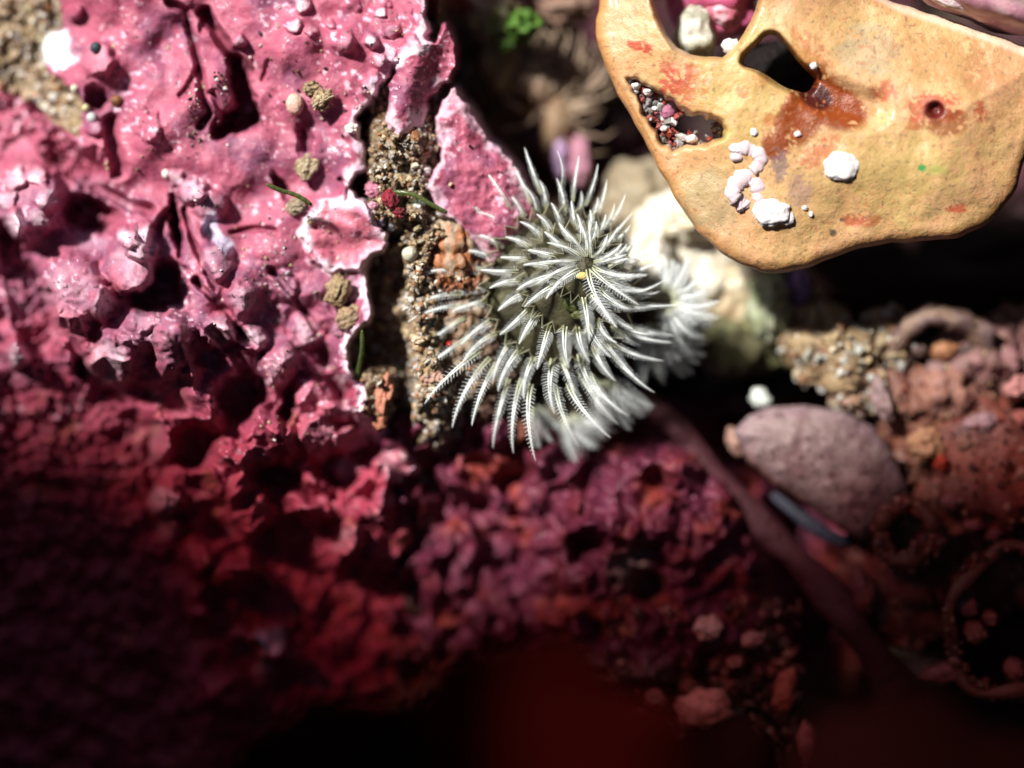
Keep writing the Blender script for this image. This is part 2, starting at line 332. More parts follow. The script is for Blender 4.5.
def rock_fields(x, y):
    wx = x + 5 * fbm(x / 40, y / 40, 31, 3); wy = y + 5 * fbm(x / 40, y / 40, 41, 3)
    wx2 = wx + 3 * fbm(x / 13, y / 13, 33, 2); wy2 = wy + 3 * fbm(x / 13, y / 13, 43, 2)
    low = ss(230, 430, y + 0.35 * (200 - x).clip(0))       # rougher towards the lower left
    big = -0.9 * ss(170, -60, x) - 0.0045 * np.clip(y - 330, 0, None) - 0.35 * ss(350, 430, x) * ss(300, 500, y)
    big = big + 0.35 * fbm(x / 120, y / 120, 5, 3) + (0.085 + .05 * low) * fbm(wx / 55, wy / 55, 6, 2) + low * .30 * (.5 - np.abs(fbm(wx / 60, wy / 60, 16, 2)) * 1.6)
    h = big + (0.018 + 0.07 * low) * fbm(wx2 / 24, wy2 / 20, 7, 3) + 0.004 * fbm(x / 6, y / 6, 8, 3)
    f1, f2, idn = worley((wx2 + 16 * fbm(x / 34, y / 34, 13, 3)) / 25, (wy2 + 16 * fbm(x / 34, y / 34, 14, 3)) / 25, 12); h = h + (0.01 + 0.09 * low * ss(-.5, .5, noise(x / 45, y / 45, 15))) * (1 - f1 * 1.4).clip(0) 
    white = np.zeros(x.shape)
    for cx, cy, rx, ry, rot, dep in HOLES:
        if not dep: continue
        a = math.radians(rot); dx = wx2 - cx; dy = wy2 - cy
        u = (dx * math.cos(a) + dy * math.sin(a)) / rx; v = (-dx * math.sin(a) + dy * math.cos(a)) / ry
        h = h - dep * ss(1.35, 0.45, np.hypot(u, v))
    for pts, wd, dep in CRACKS:
        h = h - dep * ss(wd * 1.6, wd * 0.2, pline(wx, wy, pts))
    for cx, cy, r, hh, wh in BUMPS:
        d = np.hypot(wx2 - cx, wy2 - cy) / r
        h = h + hh * np.sqrt((1 - (d / 1.25) ** 2).clip(0)) * ss(1.25, .8, d)
        white = np.maximum(white, wh * ss(1.1, 0.35, d))
    sm = sdf(wx2, wy2, MAIN); st = sdf(wx2, wy2, TONGUE); sr = sdf(wx2, wy2, RPLATE); ssd = sdf(wx2, wy2, SANDY); sl = sdf(wx2, wy2, LOBE)
    h = h + 0.12 * ss(-2, 3, sl) * (1 - 0.4 * ss(0, 30, sl)) + 0.015 * np.sin(np.hypot(x - 322, y - 262) / 3.0) * ss(0, 8, sl)
    h = h - 0.25 * ss(-3, 6, ssd) + 0.1 * fbm(x / 14, y / 14, 55, 3) * ss(0, 5, ssd)
    hr = 0.14 - 0.001 * (x - 470).clip(0) - .001 * (y - 170).clip(0) + 0.06 * fbm(wx / 38, wy / 38, 61, 3) - .16 * ss(26, 2, sr) * ss(455, 490, x) + 0.01 * fbm(x / 6, y / 6, 62, 2)
    ht = 0.28 - 0.001 * (y - 60) + 0.12 * np.cos((x - 405 + 0.25 * (y - 90)) / 11.0) + 0.02 * fbm(x / 12, y / 12, 63, 3)
    # the grit-filled cleft
    fl = -.8 + np.maximum(.7 * ss(386, 408, x - (y - 250).clip(0) * .10 + 20 * fbm(x / 30, y / 30, 70, 3)) * ss(470, 380, y), 0.8 * ss(250, 215, y) * ss(360, 374, x) * ss(440, 420, x)) + 0.22 * fbm(x / 30, y / 30, 71, 4) + 0.10 * fbm(x / 8, y / 8, 72, 3)
    ridge = pline(x, y, [(398, 130), (402, 190), (402, 240), (400, 300), (412, 350), (426, 400), (436, 440), (455, 500), (462, 560)])
    rh = 0.20 * ss(40, 10, ridge + 5 * fbm(x / 12, y / 12, 73, 3)) * ss(620, 420, y) * (0.85 + 0.3 * fbm(x / 22, y / 22, 74))
    fl = fl + rh + 0.15 * ss(50, 18, np.hypot((wx - 448) * 1.0, wy - 262) * 0.75) + 0.75 * ss(34, 14, np.hypot(wx - 370, (wy - 398) * .8))
    fl = fl - 0.9 * ss(490, 560, x) - .08 * ss(425, 450, x) * ss(200, 240, y) - 0.0025 * np.clip(y - 400, 0, None)
    fl = fl - 1.9 * ss(430, 452, x) * ss(215, 175, y) * ss(436, 458, x) - 1.2 * ss(440, 425, x) * ss(40, -10, y) * ss(395, 425, x)
    cm, ct, cr = ss(-1.5, 4, sm), ss(-1.5, 4, st), ss(-1.5, 4, sr)
    lip = 0.05 * ss(0, 6, sm) * ss(22, 8, sm)
    H = fl * (1 - cm) + np.maximum(h + lip, fl) * cm
    H = H * (1 - ct) + np.maximum(ht, H) * ct
    H = H * (1 - cr) + hr * cr
    H = H - 1.6 * ss(405, 560, x) * ss(430, 520, y)
    reg = np.zeros(x.shape, int)                    # 0 cleft floor, 1 main crust, 2 tongue, 3 right plate, 4 sandy patch, 5 lobe
    reg[sm > 0] = 1; reg[(ssd > 0) & (sm > 0)] = 4; reg[(sl > 0) & (sm > 0)] = 5; reg[st > 0] = 2; reg[sr > 0] = 3
    # colour
    n1 = fbm(wx / 60, wy / 60, 81, 4); n2 = fbm(wx2 / 18, wy2 / 18, 82, 4); n3_ = fbm(x / 7, y / 7, 83, 3)
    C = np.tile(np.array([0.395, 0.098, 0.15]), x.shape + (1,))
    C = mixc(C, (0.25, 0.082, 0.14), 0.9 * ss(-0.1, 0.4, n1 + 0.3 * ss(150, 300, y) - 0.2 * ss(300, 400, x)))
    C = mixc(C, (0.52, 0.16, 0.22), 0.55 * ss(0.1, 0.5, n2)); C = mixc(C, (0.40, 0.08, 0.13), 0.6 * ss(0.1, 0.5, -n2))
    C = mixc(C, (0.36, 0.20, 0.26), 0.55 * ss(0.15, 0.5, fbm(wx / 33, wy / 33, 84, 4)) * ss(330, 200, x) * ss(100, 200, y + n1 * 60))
    C = mixc(C, (0.36, 0.035, 0.06), 0.75 * ss(330, 470, y + 60 * n1))  # red-tinted shade painted into the lower crust as crimson
    C = mixc(C, (0.34, 0.13, 0.04), 0.4 * ss(0.3, 0.6, fbm(wx / 28, wy / 28, 85, 3)) * ss(330, 450, y))
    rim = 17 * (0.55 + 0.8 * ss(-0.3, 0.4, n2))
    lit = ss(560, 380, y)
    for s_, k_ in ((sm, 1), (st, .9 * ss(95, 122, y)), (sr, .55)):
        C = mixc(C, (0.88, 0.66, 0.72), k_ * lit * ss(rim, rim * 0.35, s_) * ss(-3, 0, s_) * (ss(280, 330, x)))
    lobe_rim = ss(12, 3, sl) * ss(-4, 0, sl)
    C = mixc(C, (0.60, 0.17, 0.22), 0.8 * ss(0, 6, sl)); C = mixc(C, (0.9, 0.72, 0.78), 0.9 * lobe_rim * ss(-.35, .15, n2 + 0.2))
    C = mixc(C, (0.9, 0.7, 0.75), white * (0.5 + 0.6 * ss(-0.3, 0.3, n2)))
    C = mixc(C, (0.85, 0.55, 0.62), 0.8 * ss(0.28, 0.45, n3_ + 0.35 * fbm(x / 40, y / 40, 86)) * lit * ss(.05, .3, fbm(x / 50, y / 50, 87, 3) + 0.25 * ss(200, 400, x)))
    C = mixc(C, (0.62, 0.62, 0.72), 0.8 * ss(16, 8, pline(wx2, wy2, [(212, 218), (216, 235), (226, 248)]) * 1.7))
    C = mixc(C, (0.04, 0.02, 0.02), 0.85 * ss(0.47, 0.55, noise(x / 5, y / 5, 88)) * ss(0.05, .3, noise(x / 40, y / 40, 89)))
    sand = np.tile(np.array([0.42, 0.31, 0.19]), x.shape + (1,))
    sand = mixc(sand, (0.16, 0.09, 0.04), ss(-0.1, 0.4, n2)); sand = mixc(sand, (0.55, 0.5, 0.42), 0.7 * ss(0.2, 0.5, n3_)); 
    C = np.where((ssd > 0)[..., None], sand, C)
    C = mixc(C, (0.92, 0.92, 0.95), ss(1.15, 0.6, np.hypot((wx2 - 57) / 18, (wy2 - 46) / 22) + .55 * n2 + .3 * n3_))  # blown-out sun glare painted as a white patch
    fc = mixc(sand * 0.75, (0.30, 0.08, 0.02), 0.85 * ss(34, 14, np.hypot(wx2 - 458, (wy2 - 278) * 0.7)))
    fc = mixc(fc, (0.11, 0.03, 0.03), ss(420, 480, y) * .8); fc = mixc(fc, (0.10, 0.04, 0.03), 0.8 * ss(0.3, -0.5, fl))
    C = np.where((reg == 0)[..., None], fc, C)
    return H, C, reg
def grid_faces(r, c):
    I = np.arange(r * c).reshape(r, c)
    return np.stack([I[:-1, :-1], I[1:, :-1], I[1:, 1:], I[:-1, 1:]], -1).reshape(-1, 4)
def left_rock():
    xs = np.concatenate([np.arange(-190, 0, 5.0), np.arange(0, 560, 1.25)]); ys = np.concatenate([np.arange(-150, 0, 5.0), np.arange(0, 560, 1.25), np.arange(560, 950, 3.0)])
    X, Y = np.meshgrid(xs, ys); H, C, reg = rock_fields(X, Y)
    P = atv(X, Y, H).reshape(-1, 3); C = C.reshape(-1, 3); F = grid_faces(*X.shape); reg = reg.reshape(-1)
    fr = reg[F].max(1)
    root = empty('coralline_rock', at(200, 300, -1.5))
    tag(root, 'large rock under pink coralline crust, red shade painted lower down, filling the left half', 'rock')
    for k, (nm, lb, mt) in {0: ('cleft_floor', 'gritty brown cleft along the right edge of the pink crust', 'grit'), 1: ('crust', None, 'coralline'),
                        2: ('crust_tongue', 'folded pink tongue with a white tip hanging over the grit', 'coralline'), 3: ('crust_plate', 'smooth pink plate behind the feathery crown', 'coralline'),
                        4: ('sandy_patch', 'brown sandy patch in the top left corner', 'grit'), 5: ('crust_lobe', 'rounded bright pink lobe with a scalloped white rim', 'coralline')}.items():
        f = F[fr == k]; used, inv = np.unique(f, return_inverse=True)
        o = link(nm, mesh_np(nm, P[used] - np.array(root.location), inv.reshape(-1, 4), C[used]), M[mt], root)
        if lb: o['label'] = lb
    # skirt: body of the boulder going down to the seabed
    return root
ROCK = left_rock()
SAND_COLS = np.array([(0.55, 0.42, 0.25), (0.42, 0.29, 0.15), (0.62, 0.56, 0.45), (0.40, 0.36, 0.33), (0.55, 0.40, 0.26), (0.30, 0.20, 0.12), (0.70, 0.66, 0.60), (0.50, 0.22, 0.10), (0.36, 0.30, 0.16)])
def rock_grit():
    rr = np.random.RandomState(5); P = []; S = []; Cc = []
    def fill(n, gen, smin, smax, pal=SAND_COLS, only=None):
        q = np.array([gen() for _ in range(n)]); H, C, reg = rock_fields(q[:, 0], q[:, 1]); ok = np.ones(n, bool) if only is None else np.isin(reg, only)
        s = (smin + (smax - smin) * rr.rand(n) ** 2.2) / 100
        P.append(atv(q[:, 0], q[:, 1], H + s * 0.35)[ok]); S.append(s[ok]); Cc.append(pal[rr.randint(len(pal), size=n)][ok] * (0.7 + 0.5 * rr.rand(n, 1))[ok])
    fill(900, lambda: (rr.uniform(-60, 90), rr.uniform(-40, 138)), 1.2, 5, only=[4])
    fill(4200, lambda: (rr.uniform(352, 480), rr.uniform(60, 560)), 0.9, 3.2, only=[0])
    sp = [(402, 240), (400, 300), (412, 350), (426, 400), (436, 440)]
    def onridge():
        i = rr.randint(4); t = rr.rand(); return (sp[i][0] * (1 - t) + sp[i + 1][0] * t + rr.normal() * 15, sp[i][1] * (1 - t) + sp[i + 1][1] * t)
    fill(2200, onridge, 0.9, 3.6, only=[0])
    fill(500, lambda: (rr.normal(405, 18), rr.normal(165, 26)), 1.0, 4.0, only=[0])
    o = grains('loose_sand', np.concatenate(P), np.concatenate(S), np.concatenate(Cc), M['grit'], seed=3)
    tag(o, 'loose brown and pale sand grains lodged in the cleft and top left hollow', 'sand', kind='stuff')
    # fine debris over the crust
    P.clear(); S.clear(); Cc.clear()
    pal = np.array([(0.75, 0.6, 0.55), (0.2, 0.1, 0.06), (0.5, 0.38, 0.22), (0.03, 0.02, 0.02), (0.8, 0.75, 0.75)])
    for cx, cy, sx, sy, n in ((196, 92, 8, 18, 45), (222, 85, 8, 12, 30), (205, 140, 12, 6, 22), (325, 95, 22, 12, 50), (262, 235, 30, 30, 60), (275, 320, 30, 30, 70), (300, 210, 14, 10, 30), (340, 350, 20, 20, 50),
                              (395, 60, 14, 20, 26), (250, 60, 50, 40, 30), (150, 180, 30, 30, 26), (345, 265, 20, 30, 24), (480, 140, 20, 20, 12), (330, 430, 50, 40, 50)):
        fill(n, lambda: (rr.normal(cx, sx), rr.normal(cy, sy)), 0.7, 2.4, pal, only=[1, 2, 3, 5])
    o = grains('debris', np.concatenate(P), np.concatenate(S), np.concatenate(Cc), M['grit'], seed=9)
    tag(o, 'fine specks of debris dusted over the pink crust', 'debris', kind='stuff')
rock_grit()
def Hr(px, py): return float(rock_fields(np.array([float(px)]), np.array([float(py)]))[0][0])
# individual fragments and beads lying on the rock: name, x, y, rx, ry, rz, rot, colour, colour2, facet, label, category
FR = [
 ('sand_fragment', 311, 88, 9, 7, .08, .3, (.45, .36, .22), (.2, .13, .07), .5, 'dark-pitted sandy fragment above the striped fragment on pink crust', 'fragment'),
 ('striped_fragment', 322, 101, 14, 10, .10, .7, (.52, .43, .27), (.26, .19, .10), .6, 'largest tan striped shell fragment lying on the upper pink crust', 'fragment'),
 ('shell_bead', 295, 104, 9, 11, .09, 0, (.62, .33, .26), (.7, .5, .4), 0, 'smooth pinkish tan bead left of the striped fragment', 'bead'),
 ('sand_fragment', 306, 168, 11, 15, .11, -.4, (.55, .47, .32), (.30, .23, .13), .6, 'barrel-shaped ridged tan fragment above the left green filament', 'fragment'),
 ('sand_fragment', 296, 206, 10, 9, .09, .2, (.42, .36, .25), (.2, .16, .1), .5, 'crumbly tan fragment at the tip of the left green filament', 'fragment'),
 ('sand_chunk', 338, 292, 12, 18, .14, -.3, (.48, .37, .22), (.28, .2, .1), .4, 'knobbly tan chunk on the pink edge beside the cleft, upper half', 'sand chunk'),
 ('sand_chunk', 348, 318, 13, 12, .12, .4, (.52, .40, .25), (.3, .2, .12), .4, 'knobbly tan chunk just below another on the pink edge', 'sand chunk'),
 ('shell_fragment', 352, 128, 7, 6, .05, 0, (.85, .82, .78), None, .5, 'white chip on pink crust left of the tongue', 'fragment'),
 ('dark_bead', 96, 48, 6, 6, .07, 0, (.03, .05, .06), None, 0, 'blackish green round bead beside the white glare patch', 'bead'),
 ('brown_bead', 117, 101, 7, 6, .07, 0, (.25, .10, .03), (.12, .05, .02), 0, 'rusty brown bead on smooth pink crust, top left', 'bead'),
 ('pale_bead', 86, 108, 4, 4, .05, 0, (.6, .55, .3), None, 0, 'tiny yellowish bead above the glassy bead at the sandy patch edge', 'bead'),
 ('glassy_bead', 92, 118, 5.5, 5.5, .06, 0, (.5, .52, .5), None, 0, 'glassy grey bead at the lower end of the sandy patch', 'bead'),
 ('pale_bead', 75, 89, 4.5, 4.5, .06, 0, (.62, .6, .45), None, 0, 'cream bead highest of three along the sandy patch edge', 'bead'),
 ('white_bead', 166, 174, 4, 5, .05, 0, (.8, .78, .7), None, 0, 'tiny white bead above the pale pink knob', 'bead'),
 ('shell_chip', 268, 78, 0, 0, 0, 0, (0, 0, 0), None, 0, '', ''),
 ('pale_pebble', 410, 254, 8, 8, .10, 0, (.62, .58, .42), (.5, .5, .38), 0, 'rounded pale green-cream pebble on top of the grit ridge', 'pebble'),
 ('quartz_grain', 425, 172, 7, 4, .06, .6, (.8, .82, .84), None, .7, 'clear whitish quartz grain against the dark gap below the tongue', 'grain'),
 ('quartz_grain', 418, 204, 8, 7, .07, .2, (.82, .86, .90), None, .7, 'bluish white quartz grain under the right green filament', 'grain'),
 ('purple_grain', 380, 221, 6, 6, .07, 0, (.28, .24, .34), None, .3, 'violet grey grain left of another beside the pink lobe', 'grain'),
 ('purple_grain', 391, 226, 7, 6, .07, .4, (.32, .32, .36), None, .3, 'violet grey grain right of another beside the pink lobe', 'grain'),
 ('pink_scale', 376, 189, 11, 9, .07, .2, (.62, .26, .36), (.4, .12, .2), .4, 'small pink crust scale in the grit by the right filament root', 'scale'),
 ('pink_scale', 374, 207, 8, 6, .06, -.2, (.75, .5, .58), (.5, .2, .3), .4, 'whitish pink crust scale between lobe rim and garnet grains', 'scale'),
 ('garnet_grain', 390, 200, 8, 10, .08, .5, (.22, .01, .03), (.35, .02, .04), .6, 'deep red garnet-like grain under the filament root', 'grain'),
 ('garnet_grain', 399, 213, 7, 6, .06, -.4, (.25, .02, .03), (.12, .01, .02), .6, 'smaller deep red grain right of the violet grains', 'grain'),
 ('pink_flake', 384, 395, 9, 20, .06, -.12, (.66, .30, .20), (.62, .22, .15), .35, 'leaf-shaped salmon flake with a red vein standing in the grit', 'flake'),
 ('pink_flake', 380, 420, 7, 12, .06, .1, (.55, .22, .13), None, .35, 'narrow orange flake below the leaf-shaped salmon flake', 'flake'),
 ('pale_chip', 399, 418, 5, 6, .07, .1, (.72, .42, .32), None, .6, 'small peach chip right of the salmon flake', 'chip'),
 ('pale_chip', 417, 340, 6, 5, .07, .5, (.82, .62, .45), None, .6, 'pale cream angular chip on the middle of the grit ridge', 'chip'),
 ('pink_chip', 433, 375, 11, 13, .08, -.4, (.60, .38, .30), (.5, .3, .22), .5, 'broad dusty pink chip at the right side of the grit ridge', 'chip'),
 ('green_grain', 399, 366, 5, 4, .05, 0, (.3, .42, .3), None, .4, 'pale green grain low on the grit ridge', 'grain'),
 ('tan_chip', 436, 410, 4, 4, .06, 0, (.55, .33, .18), None, .6, 'small tan chip below the dusty pink chip', 'chip'),
 ('grey_grain', 352, 352, 8, 9, .07, 0, (.40, .40, .40), (.3, .28, .26), .5, 'grey crumb beside the short green filament', 'grain'),
 ('red_bead', 449, 344, 4, 3.5, .05, 0, (.5, .02, .01), None, 0, 'tiny bright red bead under the left feather tips', 'bead'),
 ('mauve_scale', 340, 330, 9, 8, .06, 0, (.45, .22, .32), (.3, .1, .16), .3, 'mauve crust scale under the knobbly tan chunks', 'scale'),
]
for i, (nm, x, y, rx, ry, rz, rot, c, c2, fc, lb, ct) in enumerate(FR):
    if not lb: continue
    z = Hr(x, y) + rz * 0.45
    if nm in ('red_bead', 'garnet_grain'): z += .1
    o = lump(nm, x, y, z, rx, ry, rz, 40 + i, M['crumb' if fc else 'stone'], amp=0.3 if fc else .05, sub=4 if rx > 8 else 3, col=c, col2=c2, facet=fc * 1.2, rot=rot, cseed=3, sc=2.4 if fc else 1.6)
    tag(o, lb, ct)
    if nm == 'striped_fragment':
        for k in range(4):
            q = [at(x - 9 + 5 * k, y + 6 - 3 * k, z + rz * 0.9), at(x - 3 + 5 * k, y - 5 - 2 * k + 6, z + rz * 0.98)]
            pts = np.linspace(np.array(q[0]), np.array(q[1]), 5) - np.array(o.location)
            V, F = tube_mesh(pts, 0.012, 6); link('ridge', faces_mesh('ridge', V, F, np.tile((.42, .33, .2), (len(V), 1))), M['grit'], o)

for x, y, rx, ry, c, lb in ((452, 250, 20, 34, (.50, .17, .06), 'orange crusty lump beneath the upper left feather tips'), (462, 318, 18, 30, (.34, .19, .11), 'tan orange lump beneath the left feather tips beside the grit ridge')):
    o = lump('orange_lump', x, y, Hr(x, y) + .02, rx, ry, .14, x, M['grit'], amp=.35, sub=4, col=c, col2=(.40, .30, .2), sc=2.6); tag(o, lb, 'crust')
# green filaments (segmented diatom chains)
def filament(pts, r, label, segs):
    c = curve_px(pts, segs + 1); rad = np.full(len(c), r); rad[0] *= .4; rad[-1] *= .6
    root = empty('green_filament', tuple(c[0])); tag(root, label, 'filament', 'green filaments on the pink crust')
    d0 = np.array(root.location)
    tube('sheath', c - d0, rad, M['alga_sheath'], root, 8)
    V0, F0 = ICO[1]
    for i in range(segs):
        m = (c[i] + c[i + 1]) / 2 - d0; L_ = np.linalg.norm(c[i + 1] - c[i])
        o = link('cell', CELL, None, root, m); dv = Vector(c[i + 1] - c[i]).normalized()
        o.rotation_euler = dv.to_track_quat('X', 'Z').to_euler(); o.scale = (L_ * 0.42, r * 0.72, r * 0.72)
M['alga_sheath'] = film('alga_sheath', (0.16, 0.20, 0.07), 0.45, (0.7, 0.85, 0.5), 0.4, 0.15)
M['cell'] = material('alga_cell', (0.07, 0.12, 0.015), 0.25, 0, bump=(), trans=0.3)
CELL = mesh_np('cell', *ICO[2]); CELL.materials.append(M['cell'])
filament([(266, 184, .55), (280, 190, .5), (298, 196, .45), (312, 205, .4)], .022, 'short dark green segmented filament lying on pink crust left of the lobe', 8)
filament([(381, 196, .15), (396, 192, .2), (414, 195, .25), (432, 205, .25), (447, 213, .2)], .024, 'longest green segmented filament bridging the grit toward the feathery crown', 15)
filament([(362, 330, .2), (362, 350, .1), (358, 372, -.1), (357, 384, -.2)], .022, 'upright green filament beside the grey crumb low in the cleft', 8)

# ================================================================== MOUND below the crown
def mound():
    xs = np.arange(340, 860, 2.0); ys = np.arange(400, 900, 2.0); X, Y = np.meshgrid(xs, ys)
    wx = X + 7 * fbm(X / 30, Y / 30, 101, 3); wy = Y + 7 * fbm(X / 30, Y / 30, 102, 3)
    Z = -0.75 + 0.36 * fbm(X / 90, Y / 90, 103, 3) + 0.30 * fbm(wx / 55, wy / 55, 104, 3, .4) + .16 * (.5 - np.abs(fbm(wx / 36, wy / 36, 111, 2)) * 2) + 0.02 * fbm(X / 8, Y / 8, 105, 2)
    f1, f2, _ = worley(wx / 32, wy / 32, 106); Z += 0.12 * (1 - f1 * 1.3).clip(0)
    e = sdf(X + 14 * fbm(X / 40, Y / 40, 107, 3), Y + 14 * fbm(X / 40, Y / 40, 108, 3), [(380, 380), (520, 405), (600, 450), (680, 445), (740, 480), (765, 560), (770, 640), (700, 680), (600, 700), (480, 720), (440, 800), (380, 800)])
    Z = Z - 2.2 * ss(20, -40, e) - 0.5 * ss(600, 480, X) * ss(440, 600, Y)
    Z -= 0.7 * ss(26, 8, np.hypot(wx - 585, (wy - 545) * 1.3)) + 0.6 * ss(24, 8, np.hypot(wx - 650, wy - 590)) + .4 * ss(20, 6, np.hypot(wx - 505, wy - 480))
    n1 = fbm(wx / 45, wy / 45, 109, 4); n2 = fbm(wx / 14, wy / 14, 110, 3)
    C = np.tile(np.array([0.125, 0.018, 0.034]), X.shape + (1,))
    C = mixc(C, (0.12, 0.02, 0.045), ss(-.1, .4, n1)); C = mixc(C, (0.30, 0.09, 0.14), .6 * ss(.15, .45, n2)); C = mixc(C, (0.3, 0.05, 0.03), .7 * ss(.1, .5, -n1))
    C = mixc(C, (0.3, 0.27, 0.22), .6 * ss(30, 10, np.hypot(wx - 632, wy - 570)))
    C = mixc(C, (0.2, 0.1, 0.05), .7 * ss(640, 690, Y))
    P = atv(X, Y, Z).reshape(-1, 3)
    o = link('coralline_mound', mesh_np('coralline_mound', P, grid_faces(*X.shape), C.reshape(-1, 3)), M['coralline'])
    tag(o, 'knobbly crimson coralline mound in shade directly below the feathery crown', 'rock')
    rr = np.random.RandomState(4); n = 900; q = np.stack([rr.uniform(600, 800, n), rr.uniform(600, 790, n)], -1)
    s = (1.5 + 6 * rr.rand(n) ** 3) / 100
    pal = np.array([(.35, .12, .07), (.22, .07, .05), (.5, .25, .18), (.12, .05, .04)])
    g = grains('dark_grit', atv(q[:, 0], q[:, 1], -0.9 + .25 * rr.rand(n) + 0.2 * noise(q[:, 0] / 30, q[:, 1] / 30)), s, pal[rr.randint(4, size=n)], M['grit'], seed=8)
    tag(g, 'reddish brown grit below the crimson mound at the bottom edge', 'grit', kind='stuff')
mound()

# ================================================================== FEATHERY CROWN
SWIRL = -0.26
def radiole_mesh(L, a0, a1, wid, seed, npin=20, base_dark=0.3):
    """one feather: curved stem bending outward (+Y), rows of hair-fine pinnules on both sides.  Axis of the crown is +Z."""
    rr = np.random.RandomState(seed); n = 22
    t = np.linspace(0, 1, n); ang = a0 + (a1 - a0) * t ** 1.1; ds = L / (n - 1)
    y = np.concatenate([[0], np.cumsum(np.sin(ang[:-1]) * ds)]); z = np.concatenate([[0], np.cumsum(np.cos(ang[:-1]) * ds)])
    x = 0.03 * L * np.sin(t * 3 + seed) + SWIRL * L * t ** 2
    S = np.stack([x, y, z], -1); T = np.gradient(S, axis=0); T /= np.linalg.norm(T, axis=1)[:, None]
    side = np.array([1.0, 0, 0]); V = []; F = []; C = []
    cw = np.array([0.96, 1.0, 0.98]); co = np.array([0.50, 0.52, 0.34]); cd_ = np.array([0.16, 0.10, 0.06])
    def colr(u, k=1.0):
        c = co * (1 - ss(0.05, 0.45, u)) + cw * ss(0.05, 0.45, u)
        if base_dark: c = c * (1 - base_dark * (math.sin(u * 16 + seed) > .55) * (u < .6)) 
        return np.asarray(c) * k
    # stem: two slim rails with a channel between (seen as a double line)
    for sgn in (-1, 1):
        b0 = len(V)
        for i in range(n):
            r = 0.0108 * (1 - 0.80 * t[i] ** 1.3) ; off = side * sgn * (0.015 * (1 - 0.85 * t[i])); N = np.cross(side, T[i])
            for k in range(5):
                a = 2 * PI * k / 5; V.append(S[i] + off + side * r * 0.8 * math.cos(a) + N * r * math.sin(a)); C.append(colr(t[i]))
        for i in range(n - 1):
            for k in range(5): F.append([b0 + i * 5 + k, b0 + i * 5 + (k + 1) % 5, b0 + (i + 1) * 5 + (k + 1) % 5, b0 + (i + 1) * 5 + k])
    # pinnules
    for j in range(npin):
        u = 0.06 + 0.90 * j / (npin - 1)
        p = np.array([np.interp(u, t, S[:, k]) for k in range(3)]); tt = np.array([np.interp(u, t, T[:, k]) for k in range(3)]); tt /= np.linalg.norm(tt)
        N = -np.cross(side, tt); N = N if N[2] > 0 or tt[2] > .5 else -N
        ln = wid * (math.sin(PI * min(1, (u * 0.92 + 0.10))) ** 0.55) * (1 - 0.45 * u)
        for sgn in (-1, 1):
            l = ln * rr.uniform(.85, 1.1); d = side * sgn * 0.85 + tt * (0.15 + .4 * u) + N * 0.30 + rr.normal(size=3) * .05; d /= np.linalg.norm(d)
            bend = tt * 0.35 - N * 0.10; b0 = len(V); m = 4
            for i in range(m):
                f = i / (m - 1); q = p + side * sgn * .018 * (1 - .8 * u) + d * l * f + bend * l * f * f * 0.6; r = 0.0033 * (1 - 0.6 * f)
                w1 = np.cross(d, N); w1 /= np.linalg.norm(w1)
                for k in range(3):
                    a = 2 * PI * k / 3; V.append(q + w1 * r * math.cos(a) + N * r * math.sin(a)); C.append(colr(min(1, u + .2 * f + .12), 1.0))
            for i in range(m - 1):
                for k in range(3): F.append([b0 + i * 3 + k, b0 + i * 3 + (k + 1) % 3, b0 + (i + 1) * 3 + (k + 1) % 3, b0 + (i + 1) * 3 + k])
    return faces_mesh('radiole', np.array(V), F, np.array(C))
M['feather'] = film('feather_tissue', None, 0.0, (1, 1, 1), 0.14, 0.35)
M['web'] = film('web_tissue', None, 0.25, (1, 1, .9), 0.5, 0.3)
def bank(L, a0, a1, wid, s, n=3, npin=20, bd=.3):
    out = []
    for k in range(n):
        me = radiole_mesh(L * (0.94 + .06 * k), math.radians(a0), math.radians(a1), wid, s * 10 + k, npin, bd); me.materials.append(M['feather']); out.append(me)
    return out
def place_radiole(me, parent, base, az, tilt=0.0, roll=0.0, sc=1.0):
    o = bpy.data.objects.new('radiole', me); COL.objects.link(o); o.parent = parent
    # crown axis +Z; outward direction is az (radians, from +X counter-clockwise)
    R = Matrix.Rotation(az - PI / 2, 4, 'Z') @ Matrix.Rotation(-tilt, 4, 'X') @ Matrix.Rotation(roll, 4, 'Y')
    o.matrix_local = Matrix.Translation(Vector(base) - Vector(parent.location)) @ R @ Matrix.Scale(sc, 4)
    return o
def web(parent, cx, cy, z, r, n, ph, h, a_from=0, a_to=2 * PI, tilt=(0, 0)):
    V = []; F = []; C = []; m = 2 * n
    for i in range(m + 1):
        a = ph + a_from + (a_to - a_from) * i / m
        rr_ = r + (5 if i % 2 else -5)
        for k, (dr, dz, c) in enumerate(((0, -h, (.22, .16, .08)), (1.5, -h * .2, (.45, .42, .26)), (3, h * .4, (.70, .72, .60)))):
            V.append(at(cx + (rr_ + dr) * math.cos(a), cy - (rr_ + dr) * math.sin(a), z + dz)); C.append(c)
    for i in range(m):
        for k in range(2): F.append([i * 3 + k, (i + 1) * 3 + k, (i + 1) * 3 + k + 1, i * 3 + k + 1])
    me = faces_mesh('web', np.array(V) - np.array(parent.location), F, np.array(C)); me.polygons.foreach_set('use_smooth', [False] * len(me.polygons))
    return link('web', me, M['web'], parent)
